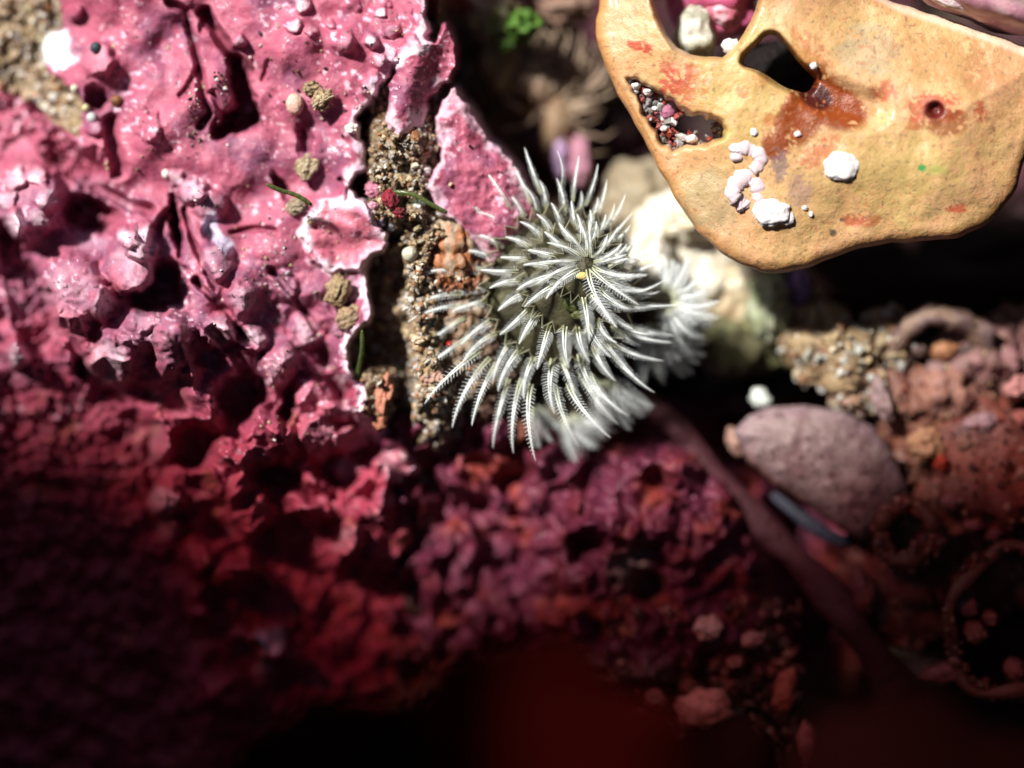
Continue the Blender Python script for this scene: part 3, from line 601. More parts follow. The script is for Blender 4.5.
def crown():
    rr = random.Random(3)
    root = empty('feather_crown_worm', at(560, 300, -1.2)); tag(root, 'feathery greenish white spiral crown in the middle, in sharp focus', 'tube worm')
    O = np.array(root.location)
    # inner body: dark olive cone under the whorls
    V = []; F = []; C = []; rings = [(584, 266, 0.46, 4), (582, 269, .34, 22), (574, 277, .16, 44), (564, 285, -.06, 66), (550, 292, -.32, 86), (552, 298, -1.0, 56), (552, 302, -2.0, 42), (552, 302, -3.2, 40)]; ns = 40
    for j, (cx, cy, z, r) in enumerate(rings):
        for i in range(ns):
            a = 2 * PI * i / ns; q = r * (1 + .06 * math.sin(5 * a + j) + .05 * math.sin(11 * a + 2 * j)); V.append(np.array(at(cx + q * math.cos(a), cy - q * math.sin(a), z)) - O)
            g = 0.5 + .5 * math.sin(9 * a + 3 * j); C.append(np.array((.016, .012, .008)) * (1 - g) + np.array((.09, .085, .04)) * g)
    for j in range(len(rings) - 1):
        for i in range(ns): F.append([j * ns + i, (j + 1) * ns + i, (j + 1) * ns + (i + 1) % ns, j * ns + (i + 1) % ns])
    F.append(list(range(ns)))
    link('body', faces_mesh('body', V, F, np.array(C)), M['stone'], root)
    o = lump('mouth', 583, 276, .44, 7, 4, .04, 3, M['stone'], None, col=(.60, .40, .06), col2=(.75, .6, .25), amp=.1); o.parent = root; o.location = Vector(o.location) - root.location
    o = lump('gill_fold', 573, 303, .22, 10, 9, .10, 5, M['stone'], None, col=(.045, .055, .012), col2=(.11, .12, .04), amp=.25); o.parent = root; o.location = Vector(o.location) - root.location
    o = lump('gill_fold', 580, 315, .22, 9, 6, .08, 6, M['stone'], None, col=(.14, .15, .06), col2=(.06, .07, .02), amp=.25); o.parent = root; o.location = Vector(o.location) - root.location
    #        cx   cy    z    r   n   L    a0  a1  wid  tilt
    WH = [(588, 263, .50, 7, 15, .52, 60, 108, .080), (583, 270, .38, 28, 18, .38, 52, 118, .072), (573, 278, .27, 51, 25, .38, 55, 120, .072), (561, 285, .10, 75, 31, .46, 58, 122, .075), (547, 291, .08, 97, 38, .66, 60, 118, .062)]
    for k, (cx, cy, z, r, n, L, a0, a1, wd) in enumerate(WH):
        B = bank(L, a0, a1, wd, 20 + k, 4)
        for i in range(n):
            a = 2 * PI * (i + .5 * (k % 2)) / n + rr.gauss(0, .03)
            f = i / n                                # spiral: each whorl sinks a little as it turns
            ca, sa = math.cos(a), math.sin(a)
            q = r * (1 + rr.gauss(0, .04)) * (1 - .18 * max(0, ca)) * (1 - (.13 if k == 4 else 0) * max(0, -ca)); zz = z - .10 * math.sin(a / 2) ** 2 + rr.gauss(0, .02)
            if k < 2 and -2.3 < (a if a < PI else a - 2 * PI) < -1.6: continue   # the open hollow of the mouth
            long = 1 - .10 * max(0, -ca) + .16 * max(0, -sa) - .30 * max(0, ca) - .30 * max(0, sa)
            place_radiole(B[rr.randrange(4)], root, at(cx + q * ca, cy - q * sa, zz), a + rr.gauss(0, .06) - .08, rr.gauss(0, .06), rr.gauss(0, .22), long * rr.uniform(.88, 1.08))
        if 0 < k < 4: web(root, cx, cy, z, r, n, 0, .10)
    # drooping fans at the lower side
    B = bank(.62, 60, 130, .13, 31, 3, 24, .3)
    for (bx, by, z, da, n, spread, sc) in ((602, 375, -.35, -78, 9, 42, .95), (560, 412, -.6, -58, 10, 40, .85), (532, 402, -.45, -75, 3, 30, .8)):
        for i in range(n):
            a = math.radians(da + spread * (i / (n - 1) - .5) * 1.6)
            place_radiole(B[i % 3], root, at(bx + 10 * math.cos(a) + rr.gauss(0, 3), by - 6 * math.sin(a), z - .10 * (i % 4)), a, rr.gauss(.1, .08), rr.gauss(0, .2), sc * rr.uniform(.85, 1.1))
    lump_b = lump('lower_body', 580, 395, -1.0, 46, 34, .3, 12, M['stone'], None, col=(.10, .08, .05), col2=(.18, .16, .09), amp=.2); lump_b.parent = root; lump_b.location = Vector(lump_b.location) - root.location
    # the second, smaller crown
    r2 = empty('feather_crown_worm', at(664, 300, -1.6)); tag(r2, 'smaller blurred feathery crown behind the right side of the main crown', 'tube worm')
    B = bank(.46, 40, 118, .11, 35, 3, 24, .1)
    for k, (cx, cy, z, r, n, a_0, a_1) in enumerate(((664, 300, -.35, 8, 12, -100, 100), (660, 310, -.6, 16, 14, -125, 80), (655, 330, -.8, 16, 9, -120, -20))):
        for i in range(n):
            a = math.radians(a_0 + (a_1 - a_0) * i / (n - 1)) + rr.gauss(0, .05)
            place_radiole(B[i % 3], r2, at(cx + r * math.cos(a), cy - r * math.sin(a), z + rr.gauss(0, .04)), a, rr.gauss(.05, .08), rr.gauss(0, .2), rr.uniform(.82, 1.05))
    V, F = tube_mesh(np.array([at(650, 310, -3.2), at(655, 310, -2), at(658, 308, -1), at(664, 302, -.45)]) - np.array(r2.location), [.3, .26, .2, .12], 14)
    link('tube', faces_mesh('tube', V, F, np.tile((.16, .13, .08), (len(V), 1))), M['stone'], r2)
crown()

# ================================================================== TAN SHELL (top right)
S_OUT = [(600, -70), (600, 0), (596, 22), (599, 48), (612, 82), (632, 118), (652, 156), (676, 200), (700, 234), (730, 258), (764, 272), (800, 270), (836, 257), (872, 246), (925, 241), (962, 236),
         (992, 220), (1012, 196), (1024, 164), (1042, 120), (1050, 58), (1020, 44), (985, 32), (945, 18), (905, 6), (872, -12), (850, -70), (760, -110), (650, -110)]
S_H1 = [(652, -60), (654, 0), (658, 16), (668, 34), (678, 47), (690, 54), (706, 57), (722, 57), (738, 44), (750, 22), (757, 0), (760, -50), (710, -80)]
S_H2 = [(744, 62), (756, 46), (766, 35), (778, 37), (790, 52), (806, 70), (814, 82), (806, 92), (796, 91), (778, 84), (758, 70)]
S_H3 = [(628, 80), (640, 82), (654, 90), (672, 104), (684, 114), (700, 118), (716, 121), (724, 128), (721, 137), (706, 142), (690, 146), (674, 148), (660, 140), (650, 122), (638, 100)]
def spline(P, k=6):
    P = np.array(P, float); n = len(P); out = []
    for i in range(n):
        p0, p1, p2, p3 = P[i - 1], P[i], P[(i + 1) % n], P[(i + 2) % n]
        for j in range(k):
            f = j / k; out.append(tuple(.5 * (2 * p1 + (p2 - p0) * f + (2 * p0 - 5 * p1 + 4 * p2 - p3) * f * f + (3 * p1 - p0 - 3 * p2 + p3) * f ** 3)))
    return out
S_OUT = spline(S_OUT, 3); S_H2 = spline(S_H2, 3)
def shell():
    st = 1.6
    X, Y = np.meshgrid(np.arange(588, 1060, st), np.arange(-120, 284, st))
    def field(x, y):
        wx = x + 1.5 * noise(x / 22, y / 22, 3); wy = y + 1.5 * noise(x / 22, y / 22, 4)
        return np.minimum.reduce([sdf(wx, wy, S_OUT), -sdf(wx, wy, S_H1), -sdf(wx, wy, S_H2), -sdf(wx + 3 * noise(x / 10, y / 10, 5), wy + 3 * noise(x / 10, y / 10, 6), S_H3)])
    s = field(X, Y)
    gx = (field(X + .5, Y) - field(X - .5, Y)); gy = (field(X, Y + .5) - field(X, Y - .5)); g = np.hypot(gx, gy) + 1e-6
    out = s < st * .7; X = np.where(out, X - gx / g * s, X); Y = np.where(out, Y - gy / g * s, Y); keep = s > -st * 1.6
    s = np.where(out, 0, s)
    wx = X + 6 * fbm(X / 18, Y / 18, 121, 3); wy = Y + 6 * fbm(X / 18, Y / 18, 122, 3)
    oo = sdf(X, Y, S_OUT).clip(0)
    hol = np.minimum.reduce([-sdf(X, Y, S_H1), -sdf(X, Y, S_H2), -sdf(X, Y, S_H3)])
    R_ = np.where(hol < oo + 2, 5.0, 14.0 + 0 * X); dome = np.sqrt(1 - (1 - (s / R_).clip(0, 1)) ** 2)
    top = 0.15 * dome + 0.24 * ss(0, 90, oo) * ss(0, 6, s) ** .5 + 0.05 * fbm(X / 80, Y / 80, 123, 2) * dome + .012 * fbm(X / 22, Y / 22, 124, 3) * dome
    top += -0.12 * ss(26, 6, pline(X, Y, [(812, 86), (840, 100), (870, 110)])) * dome - .08 * ss(10, 3, np.hypot(X - 936, Y - 110)) * dome
    base = 0.18 + 0.2 * (X - 600) / 420
    Zt = base + top; Zb = base - 0.14 * dome - 0.02
    n1 = fbm(X / 70, Y / 70, 131, 3); n2 = fbm(wx / 14, wy / 14, 132, 4); n3_ = fbm(X / 5, Y / 5, 133, 3)
    C = np.tile(np.array([0.54, 0.31, 0.145]), X.shape + (1,))
    C = mixc(C, (0.49, 0.325, 0.14), .6 * ss(-.1, .35, n1)); C = mixc(C, (0.55, 0.32, 0.17), .7 * ss(.0, .4, -n1)); C = mixc(C, (.42, .30, .11), .3 * ss(.0, .4, n2))
    C = mixc(C, (0.50, 0.22, 0.065), .6 * ss(14, 2, oo))
    def stain(c, cx, cy, rx, ry, k, thr=.0, rot=0):
        nonlocal C
        a = math.radians(rot); u = ((X - cx) * math.cos(a) + (Y - cy) * math.sin(a)) / rx; v = (-(X - cx) * math.sin(a) + (Y - cy) * math.cos(a)) / ry
        m = ss(.0, .22, (.55 if c[0] < .35 else .42) + (1 - np.hypot(u, v)) * .7 + n2 * .9 + n3_ * .9 - thr); C = mixc(C, c, k * m * ss(1.5, 1.0, np.hypot(u, v)))
    red = (.40, .045, .025)
    for a in ((684, 84, 22, 18, .85, .35), (676, 72, 22, 10, .6, .4, 30), (640, 46, 12, 5, .9, .4, 20), (708, 80, 8, 5, .5, .3), (742, 92, 6, 6, .8, .3), (771, 120, 6, 6, .8, .2), (770, 130, 12, 12, .4, .4), (790, 62, 10, 26, .7, .35, -40), (660, 120, 10, 24, .8, .1, -30), (762, 78, 14, 10, .5, .4),
              (935, 108, 24, 14, .75, .2), (914, 122, 8, 8, .8, .2), (886, 92, 12, 10, .6, .4), (980, 112, 6, 9, .7, .2), (862, 220, 18, 6, .7, .25), (957, 208, 11, 4, .8, .2), (820, 152, 24, 10, .5, .3, -30), (700, 110, 40, 8, .35, .4, 20), (812, 60, 14, 30, .6, .3, -35)):
        stain(red, *a)
    stain((.30, .25, .14), 710, 200, 30, 26, .6, .2); stain((.42, .36, .08), 760, 90, 60, 50, .35, .1); stain((.36, .32, .09), 900, 170, 60, 50, .3, .2); stain((.38, .34, .22), 868, 50, 26, 22, .6, .1)
    rust = (.21, .040, .005)
    for a in ((832, 105, 30, 18, 1, -.1, 25), (806, 106, 18, 34, .95, .05, 20), (776, 146, 12, 12, .95, .0), (790, 122, 12, 22, .9, .1, 20), (946, 122, 18, 12, .7, .25), (940, 60, 60, 20, .25, .3, 15), (815, 92, 14, 12, 1, -.4), (1000, 60, 30, 60, .2, .3)):
        stain(rust, *a)
    stain((.05, .006, .004), 816, 96, 14, 10, 1, -.2, 30); stain((.10, .008, .005), 934, 110, 9, 8, 1, -.4); stain((.16, .11, .12), 780, 164, 8, 16, .7, .45); stain((.32, .20, .18), 800, 190, 10, 14, .6, .1)
    C = mixc(C, (.45, .15, .07), .5 * ss(.42, .55, noise(X / 5.5, Y / 5.5, 140)) * ss(-.1, .3, noise(X / 60, Y / 60, 141))); C = mixc(C, (.16, .11, .07), .6 * ss(.52, .6, noise(X / 4, Y / 4, 142)))
    C = mixc(C, (.04, .25, .06), ss(5, 3, np.hypot(X - 922 - 2 * n3_, (Y - 168) * 1.15))); C = mixc(C, (.30, .36, .08), .6 * ss(14, 4, np.hypot(X - 936, (Y - 170) * 2)))
    C = mixc(C, (.08, .06, .05), .9 * ss(4.5, 3, np.hypot((X - 833) * 1.1, Y - 233))); C = mixc(C, (.1, .08, .06), .9 * ss(3, 2, np.hypot(X - 842, (Y - 220) * 1.6)))
    C = mixc(C, (.74, .62, .5), .7 * ss(9, 2, pline(X, Y, [(872, -8), (905, 8), (945, 21), (985, 35), (1030, 52)])))
    r, c = X.shape; F = grid_faces(r, c); ok = keep.reshape(-1)[F].all(1) & (s.reshape(-1)[F].max(1) > 0); F = F[ok]
    N = r * c; V = np.concatenate([atv(X, Y, Zt).reshape(-1, 3), atv(X, Y, Zb).reshape(-1, 3)]); Cc = np.concatenate([C.reshape(-1, 3)] * 2)
    # side wall along the open boundary
    E = np.concatenate([F[:, [0, 1]], F[:, [1, 2]], F[:, [2, 3]], F[:, [3, 0]]]); key = np.sort(E, 1); _, idx, cnt = np.unique(key, axis=0, return_index=True, return_counts=True); B = E[idx[cnt == 1]]
    W = np.stack([B[:, 1], B[:, 0], B[:, 0] + N, B[:, 1] + N], -1)
    FF = np.concatenate([F, F[:, ::-1] + N, W]); used, inv = np.unique(FF, return_inverse=True)
    root = empty('tan_shell', at(820, 120, .9)); tag(root, 'smooth worn tan orange shell piece with dark holes and red stains, top right', 'shell')
    O = np.array(root.location)
    link('plate', mesh_np('plate', V[used] - O, inv.reshape(-1, 4), Cc[used]), M['shell'], root)
    def top_z(x, y):
        oo_ = float(sdf(np.array([float(x)]), np.array([float(y)]), S_OUT)[0]); return .18 + .2 * (x - 600) / 420 + .14 + .24 * float(ss(0, 90, oo_)) + .05 * float(fbm(np.array([x / 80]), np.array([y / 80]), 123, 2)[0])
    def on(name, x, y, rx, ry, h, seed, mat, up=.3, **k):
        z = top_z(x, y) + h * up; o = lump(name, x, y, z, rx, ry, h, seed, mat, None, **k); o.parent = root; o.location = Vector(o.location) - root.location; return o
    # white encrusting tube rings
    def ring(x, y, R, r, seed, a0=0, a1=2 * PI):
        n = 26; z = top_z(x, y) + .015; pts = []
        for i in range(n):
            f = i / (n - 1); a = a0 + (a1 - a0) * f; q = R * (1 + .10 * math.sin(3 * a + seed)); pts.append(np.array(at(x + q * math.cos(a), y - q * 1.05 * math.sin(a), z + .01 * math.sin(4 * a))) - O)
        V, F = tube_mesh(pts, [r / 100 * (.7 + .3 * math.sin(PI * i / n) + .14 * math.sin(i * 1.9 + seed)) for i in range(n)], 10, .45)
        o = link('tube_ring', faces_mesh('tube_ring', V, F, None), M['white_pink'], root); return o
    ring(748, 160, 12, 7.5, 1, -1.2, 3.2); ring(747, 190, 13, 9, 4, -.9, 3.9); ring(741, 207, 4, 9, 2, 0, 3)
    on('white_crust', 772, 212, 18, 15, .05, 3, M['white'], amp=.22, sub=4); on('white_crust', 786, 218, 9, 7, .035, 5, M['white'], amp=.2); on('white_crust', 737, 148, 8, 5, .035, 8, M['white'], amp=.2)
    o = on('white_crust', 842, 166, 18, 15, .05, 9, M['white'], amp=.16, sub=4, facet=.3); o['label'] = 'isolated bright white patch on the tan shell'
    on('pit_rim', 0, 0, 1, 1, .01, 1, M['white']) if False else None
    on('white_speck', 805, 208, 3, 2.5, .03, 1, M['white']); on('white_speck', 811, 214, 2.5, 3, .03, 2, M['white']); on('white_speck', 754, 132, 4, 4, .03, 2, M['white']); on('white_speck', 814, 66, 4, 3.5, .04, 4, M['white']); on('white_speck', 798, 134, 4, 3, .03, 4, M['white'])
    # stuff lodged in the slot
    rr = np.random.RandomState(2); n = 420; q = np.stack([rr.uniform(626, 726, n), rr.uniform(78, 150, n)], -1); sv = sdf(q[:, 0], q[:, 1], S_H3); q = q[(sv > -1) & ~((q[:, 0] > 676) & (q[:, 0] < 712) & (q[:, 1] < 133) & (q[:, 1] > 114))]; n = len(q)
    pal = np.array([(.45, .44, .44), (.32, .3, .3), (.36, .06, .04), (.4, .09, .08), (.22, .2, .18), (.75, .75, .75)]); ci = rr.randint(6, size=n); left = (q[:, 0] < 682) & (q[:, 1] > 100); ci = np.where(left & (rr.rand(n) < .3), 2 + (rr.rand(n) > .5), ci)
    g = grains('slot_grit', atv(q[:, 0], q[:, 1], .12 + .12 * rr.rand(n)) - O, (1.5 + 4 * rr.rand(n) ** 1.5) / 100, pal[ci], M['grit'], root, seed=6)
    for x, y, r in ((636, 86, 5), (648, 92, 5), (692, 139, 6), (664, 129, 4)):
        o = lump('white_crumb', x, y, .26, r, r * .8, .06, int(x), M['white'], None, amp=.2, facet=.4); o.parent = root; o.location = Vector(o.location) - root.location
    o = lump('pink_crumb', 668, 112, .22, 8, 7, .06, 4, M['stone'], None, col=(.36, .12, .2), amp=.2); o.parent = root; o.location = Vector(o.location) - root.location
M['white_pink'] = material('white_tube', (0.62, 0.50, 0.52), 0.5, 0.2, 18, ((20, .012),), 0.4, (0.9, 0.65, 0.7))
shell()
# blurred pieces seen through and around the shell
def blob(nm, x, y, z, rx, ry, rz, col, col2, label, cat, mat='stone', amp=.22, sub=4, rot=0, facet=0, sc=1.6, seed=None):
    o = lump(nm, x, y, z, rx, ry, rz, seed or int(x * 3 + y), M[mat], amp=amp, sub=sub, col=col, col2=col2, rot=rot, facet=facet, sc=sc); tag(o, label, cat); return o
blob('pink_crust_lump', 712, 8, -.5, 46, 36, .5, (.50, .10, .20), (.62, .18, .30), 'magenta crusted lump seen through the shell notch', 'rock', 'coralline')
blob('shade_lump', 790, 92, -.5, 60, 60, .3, (.006, .002, .002), (.01, .003, .003), 'near black lump painting the shade inside the triangular shell hole', 'rock', 'bed')  # near-black lump added so the hole reads as deep shade
blob('grey_lump', 694, 34, -.2, 20, 30, .25, (.36, .36, .27), (.6, .6, .52), 'olive grey lump in the lower left of the shell notch', 'rock')
blob('white_pebble', 731, 46, .12, 9, 8, .1, (.85, .85, .85), None, 'bright white pebble at the bottom of the shell notch', 'pebble', facet=.4)
blob('red_crumb', 724, 12, -.15, 18, 14, .12, (.42, .10, .14), (.62, .4, .45), 'red and pinkish crumb inside the top of the notch', 'crumb', 'coralline')
blob('purple_crusted_rock', 990, -6, .45, 90, 30, .5, (.42, .20, .24), (.68, .48, .46), 'mauve and pinkish white rock behind the top right shell edge', 'rock', 'coralline', rot=-.35)
blob('white_crust_patch', 946, -2, .58, 26, 9, .08, (.85, .78, .75), (.6, .4, .45), 'white crust strip along the top right shell edge', 'crust', rot=-.4)

# ================================================================== PALE SPONGE between crown and shell
def sponge():
    root = empty('pale_sponge', at(690, 250, -1.6)); tag(root, 'glaring cream white sponge lump between feathery crown and tan shell', 'sponge')
    for nm, x, y, z, rx, ry, rz, c, c2 in (('lobe', 666, 226, -1.7, 36, 40, .5, (.9, .88, .80), (.82, .75, .58)), ('lobe', 706, 262, -1.7, 44, 50, .5, (.9, .84, .70), (.85, .76, .6)), ('lobe', 694, 236, -1.7, 40, 36, .45, (.9, .86, .74), (.8, .72, .55)), ('lobe', 738, 284, -1.7, 34, 30, .45, (.82, .74, .58), (.6, .5, .34)), ('lobe', 650, 262, -1.2, 22, 34, .4, (.9, .87, .78), (.8, .74, .6)), ('lobe', 690, 220, -1.25, 30, 24, .4, (.86, .8, .66), (.7, .6, .4)), ('lobe', 735, 300, -1.7, 36, 34, .45, (.60, .50, .34), (.35, .24, .13)),
                                           ('lobe', 768, 306, -1.2, 22, 34, .4, (.48, .52, .38), (.30, .34, .2)), ('lobe', 745, 340, -1.7, 46, 36, .5, (.13, .12, .06), (.2, .2, .1)), ('lobe', 790, 350, -1.5, 14, 18, .3, (.25, .35, .2), (.5, .6, .45)), ('lobe', 640, 200, -1.8, 40, 40, .4, (.30, .24, .16), (.4, .34, .24))):
        o = lump(nm, x, y, z, rx, ry, rz, int(x + y), M['sponge'], None, col=c, col2=c2, amp=.24, sub=4, sc=2.6); o.parent = root; o.location = Vector(o.location) - root.location
sponge()
blob('white_pebble', 760, 398, -.9, 11, 11, .12, (.75, .8, .74), (.5, .55, .5), 'small whitish pebble just above the large mauve pebble', 'pebble', facet=.3)
blob('brown_pebble', 720, 362, -1.6, 16, 16, .2, (.2, .14, .1), (.3, .24, .2), 'dim brown pebble right of the smaller feathery crown', 'pebble')
blob('violet_lump', 800, 288, -1.2, 10, 24, .3, (.22, .12, .30), (.3, .2, .42), 'dim violet lump below the lowest tip of the tan shell', 'lump')

# ================================================================== RIGHT SIDE: gritty rock, big pebble, conglomerate
def gritty(name, label, cat, lobes, cols, ngr, smax, seed):
    root = empty(name, at(lobes[0][0], lobes[0][1], lobes[0][2])); tag(root, label, cat); O = np.array(root.location); rr = np.random.RandomState(seed); P = []; 
    for i, (x, y, z, rx, ry, rz, c, c2) in enumerate(lobes):
        o = lump('lobe', x, y, z, rx, ry, rz, seed * 13 + i, M['stone'], None, col=c, col2=c2, amp=.32, sub=4, sc=2.0); o.parent = root; o.location = Vector(o.location) - root.location
        co = np.array([v.co[:] for v in o.data.vertices]) + np.array(o.location); co = co[co[:, 2] > o.location.z - .1 * rz]; k = int(ngr * rx * ry / sum(l[3] * l[4] for l in lobes)); P.append(co[rr.randint(len(co), size=k)])
    P = np.concatenate(P); P += rr.normal(size=P.shape) * .012; n = len(P); s = (1.6 + (smax - 1.6) * rr.rand(n) ** 3) / 100
    grains('grit', P, s, np.array(cols)[rr.randint(len(cols), size=n)], M['grit'], root, seed=seed)
    return root
TAN = [(.50, .36, .2), (.34, .22, .12), (.62, .52, .36), (.42, .40, .34), (.3, .16, .08), (.6, .6, .55)]
gritty('sandy_rock', 'tan gritty lump under the shell, left of the arched hollow', 'rock', [(832, 350, -.95, 44, 40, .45, (.34, .24, .13), (.2, .12, .06)), (860, 392, -.9, 30, 24, .3, (.38, .24, .18), (.28, .16, .1)), (812, 318, -1.3, 30, 24, .3, (.26, .15, .07), (.3, .2, .1)), (885, 340, -1.0, 28, 30, .35, (.34, .26, .15), (.24, .17, .1))], TAN, 900, 6, 3)
RB = [(.22, .06, .035), (.13, .035, .022), (.30, .14, .09), (.34, .19, .15), (.18, .03, .02), (.09, .035, .03)]
def arch():
    root = gritty('arched_rock', 'mauve brown rock with an arched rim around a dark hollow, right edge', 'rock',
        [(975, 360, -1.1, 44, 44, .4, (.26, .12, .12), (.18, .09, .08)), (905, 400, -1.0, 34, 36, .35, (.22, .09, .06), (.16, .07, .05)), (942, 395, -.9, 30, 28, .3, (.30, .14, .10), (.2, .09, .07)), (1030, 350, -1.3, 50, 46, .4, (.2, .08, .08), (.14, .06, .05))], RB + TAN[:2], 500, 3.5, 6)
    c = curve_px([(890, 362, -.85), (902, 335, -.7), (925, 318, -.62), (955, 318, -.62), (982, 334, -.7), (992, 362, -.8)], 22)
    V, F = tube_mesh(c - np.array(root.location), [.07 + .05 * math.sin(PI * i / 21) + .012 * math.sin(i * 2.3) for i in range(22)], 14); n = n3(V * 2, 2.5, 4); V = V + .05 * n[:, None] + .03 * n3(V * 6, 2.5, 8)[:, None]
    link('arched_rim', faces_mesh('arched_rim', V, F, mixc(np.tile((.22, .14, .10), (len(V), 1)), (.12, .07, .07), ss(-.2, .3, n))), M['stone'], root)
    for i, (x, y, r, c_) in enumerate(((944, 350, 11, (.30, .13, .06)), (938, 372, 12, (.22, .13, .12)), (918, 350, 8, (.12, .07, .06)), (966, 350, 9, (.07, .04, .035)))):
        o = lump('knob', x, y, -.85, r * 1.3, r, .12, i + 60, M['stone'], None, col=c_, amp=.35, sc=2.4, facet=.3); o.parent = root; o.location = Vector(o.location) - root.location
arch()
blob('pointed_stone', 882, 398, -.6, 10, 26, .14, (.32, .22, .22), (.24, .15, .14), 'small pointed mauve stone leaning above the large mauve pebble', 'stone', rot=.35, facet=.5)
def big_pebble():
    P_ = [(733, 432), (748, 416), (770, 407), (805, 405), (845, 412), (875, 428), (894, 456), (908, 488), (897, 512), (878, 532), (862, 541), (838, 528), (808, 506), (776, 486), (748, 462)]
    st = 2.5; X, Y = np.meshgrid(np.arange(724, 918, st), np.arange(398, 550, st)); s = sdf(X, Y, P_)
    gx = sdf(X + .5, Y, P_) - sdf(X - .5, Y, P_); gy = sdf(X, Y + .5, P_) - sdf(X, Y - .5, P_); g = np.hypot(gx, gy) + 1e-6; out = s < 0
    X = np.where(out, X - gx / g * s, X); Y = np.where(out, Y - gy / g * s, Y); keep = s > -st * 1.6; s = np.where(out, 0, s)
    d = np.sqrt(1 - (1 - (s / 40).clip(0, 1)) ** 2); Zt = -.75 + .36 * d + .05 * fbm(X / 40, Y / 40, 5) + .016 * fbm(X / 11, Y / 11, 6, 3); Zb = -.75 - .25 * d - .01
    n = fbm(X / 30, Y / 30, 7, 4); C = np.tile(np.array([.28, .20, .19]), X.shape + (1,)); C = mixc(C, (.20, .12, .12), ss(-.1, .4, n)); C = mixc(C, (.32, .22, .25), .6 * ss(18, 4, s))
    C = mixc(C, (.34, .26, .25), .5 * ss(.1, .5, fbm(X / 12, Y / 12, 17, 3))); C = mixc(C, (.08, .03, .03), .8 * ss(.5, .6, noise(X / 7, Y / 7, 18))); C = mixc(C, (.15, .06, .05), ss(5, 2.5, np.hypot(X - 832, Y - 476))); C = mixc(C, (.28, .12, .08), .7 * ss(10, 2, s) * ss(430, 470, Y - (X - 740) * .4))
    F = grid_faces(*X.shape); ok = keep.reshape(-1)[F].all(1) & (s.reshape(-1)[F].max(1) > 0); F = F[ok]; N = X.size
    V = np.concatenate([atv(X, Y, Zt).reshape(-1, 3), atv(X, Y, Zb).reshape(-1, 3)]); FF = np.concatenate([F, F[:, ::-1] + N]); used, inv = np.unique(FF, return_inverse=True)
    o = link('mauve_pebble', mesh_np('mauve_pebble', V[used], inv.reshape(-1, 4), np.concatenate([C.reshape(-1, 3)] * 2)[used]), M['stone'])
    tag(o, 'largest smooth mauve grey oval pebble, right of centre', 'pebble')
big_pebble()
blob('brown_pebble', 735, 441, -.9, 9, 15, .12, (.36, .22, .18), (.3, .15, .1), 'small brown pebble touching the left tip of the large mauve pebble', 'pebble', rot=.3)
gritty('conglomerate_rock', 'dark red gritty conglomerate rock studded with pebbles, lower right', 'rock',
    [(985, 470, -1.0, 62, 74, .5, (.20, .05, .03), (.13, .04, .03)), (925, 440, -1.1, 44, 40, .35, (.22, .08, .04), (.15, .05, .03)), (900, 590, -1.2, 60, 50, .4, (.14, .04, .03), (.10, .03, .02)), (1000, 560, -1.2, 60, 50, .4, (.15, .04, .03), (.1, .03, .02)),
     (940, 520, -1.2, 60, 50, .4, (.16, .05, .03), (.1, .03, .02))], RB, 1700, 6, 8)
def ring_hole(x, y, z, R, r, label, cat, seed, cols=RB, squash=1.0):
    root = empty('sand_tube', at(x, y, z)); tag(root, label, cat); c = []; n = 40
    for i in range(n + 1):
        a = 2 * PI * i / n; q = R * (1 + .07 * math.sin(2 * a + seed) + .05 * math.sin(5 * a)); c.append(np.array(at(x + q * math.cos(a), y - q * squash * math.sin(a), z + .08 * math.sin(3 * a))) - np.array(root.location))
    V, F = tube_mesh(np.array(c), [r / 100 * (1 + .2 * math.sin(i * 1.3 + seed)) if 0 < i < n else r / 100 for i in range(n + 1)], 10)
    link('rim', faces_mesh('rim', V, F, np.tile((.10, .035, .022), (len(V), 1))), M['stone'], root)
    # inner wall going down
    V = []; F = []; m = 32
    for k, (q, dz) in enumerate(((R, 0), (R * .95, -.5), (R * .8, -1.2), (R * .1, -1.5))):
        for i in range(m): a = 2 * PI * i / m; V.append(np.array(at(x + q * math.cos(a), y - q * squash * math.sin(a), z + dz)) - np.array(root.location))
    for k in range(3):
        for i in range(m): F.append([k * m + i, k * m + (i + 1) % m, (k + 1) * m + (i + 1) % m, (k + 1) * m + i])
    link('bore', faces_mesh('bore', V, F, np.tile((.05, .015, .01), (len(V), 1))), M['stone'], root)
    rr = np.random.RandomState(seed); n = int(260 if R < 40 else 120); a = rr.rand(n) * 2 * PI; q = R + rr.normal(size=n) * r * .55; P = atv(x + q * np.cos(a), y - q * squash * np.sin(a), z + .04 + .05 * rr.rand(n)) - np.array(root.location)
    grains('grit', P, (1.5 + 4 * rr.rand(n) ** 2) / 100, np.array(cols)[rr.randint(len(cols), size=n)], M['grit'], root, seed=seed)
ring_hole(906, 533, -.55, 27, 9, 'round sand-grain tube with a dark opening, just right of the mauve pebble', 'worm tube', 5)
ring_hole(1010, 622, -.35, 62, 7, 'wide dark sand-grain tube opening in the lower right corner', 'worm tube', 6, [(.16, .05, .03), (.10, .03, .02), (.22, .1, .07)], 1.15)
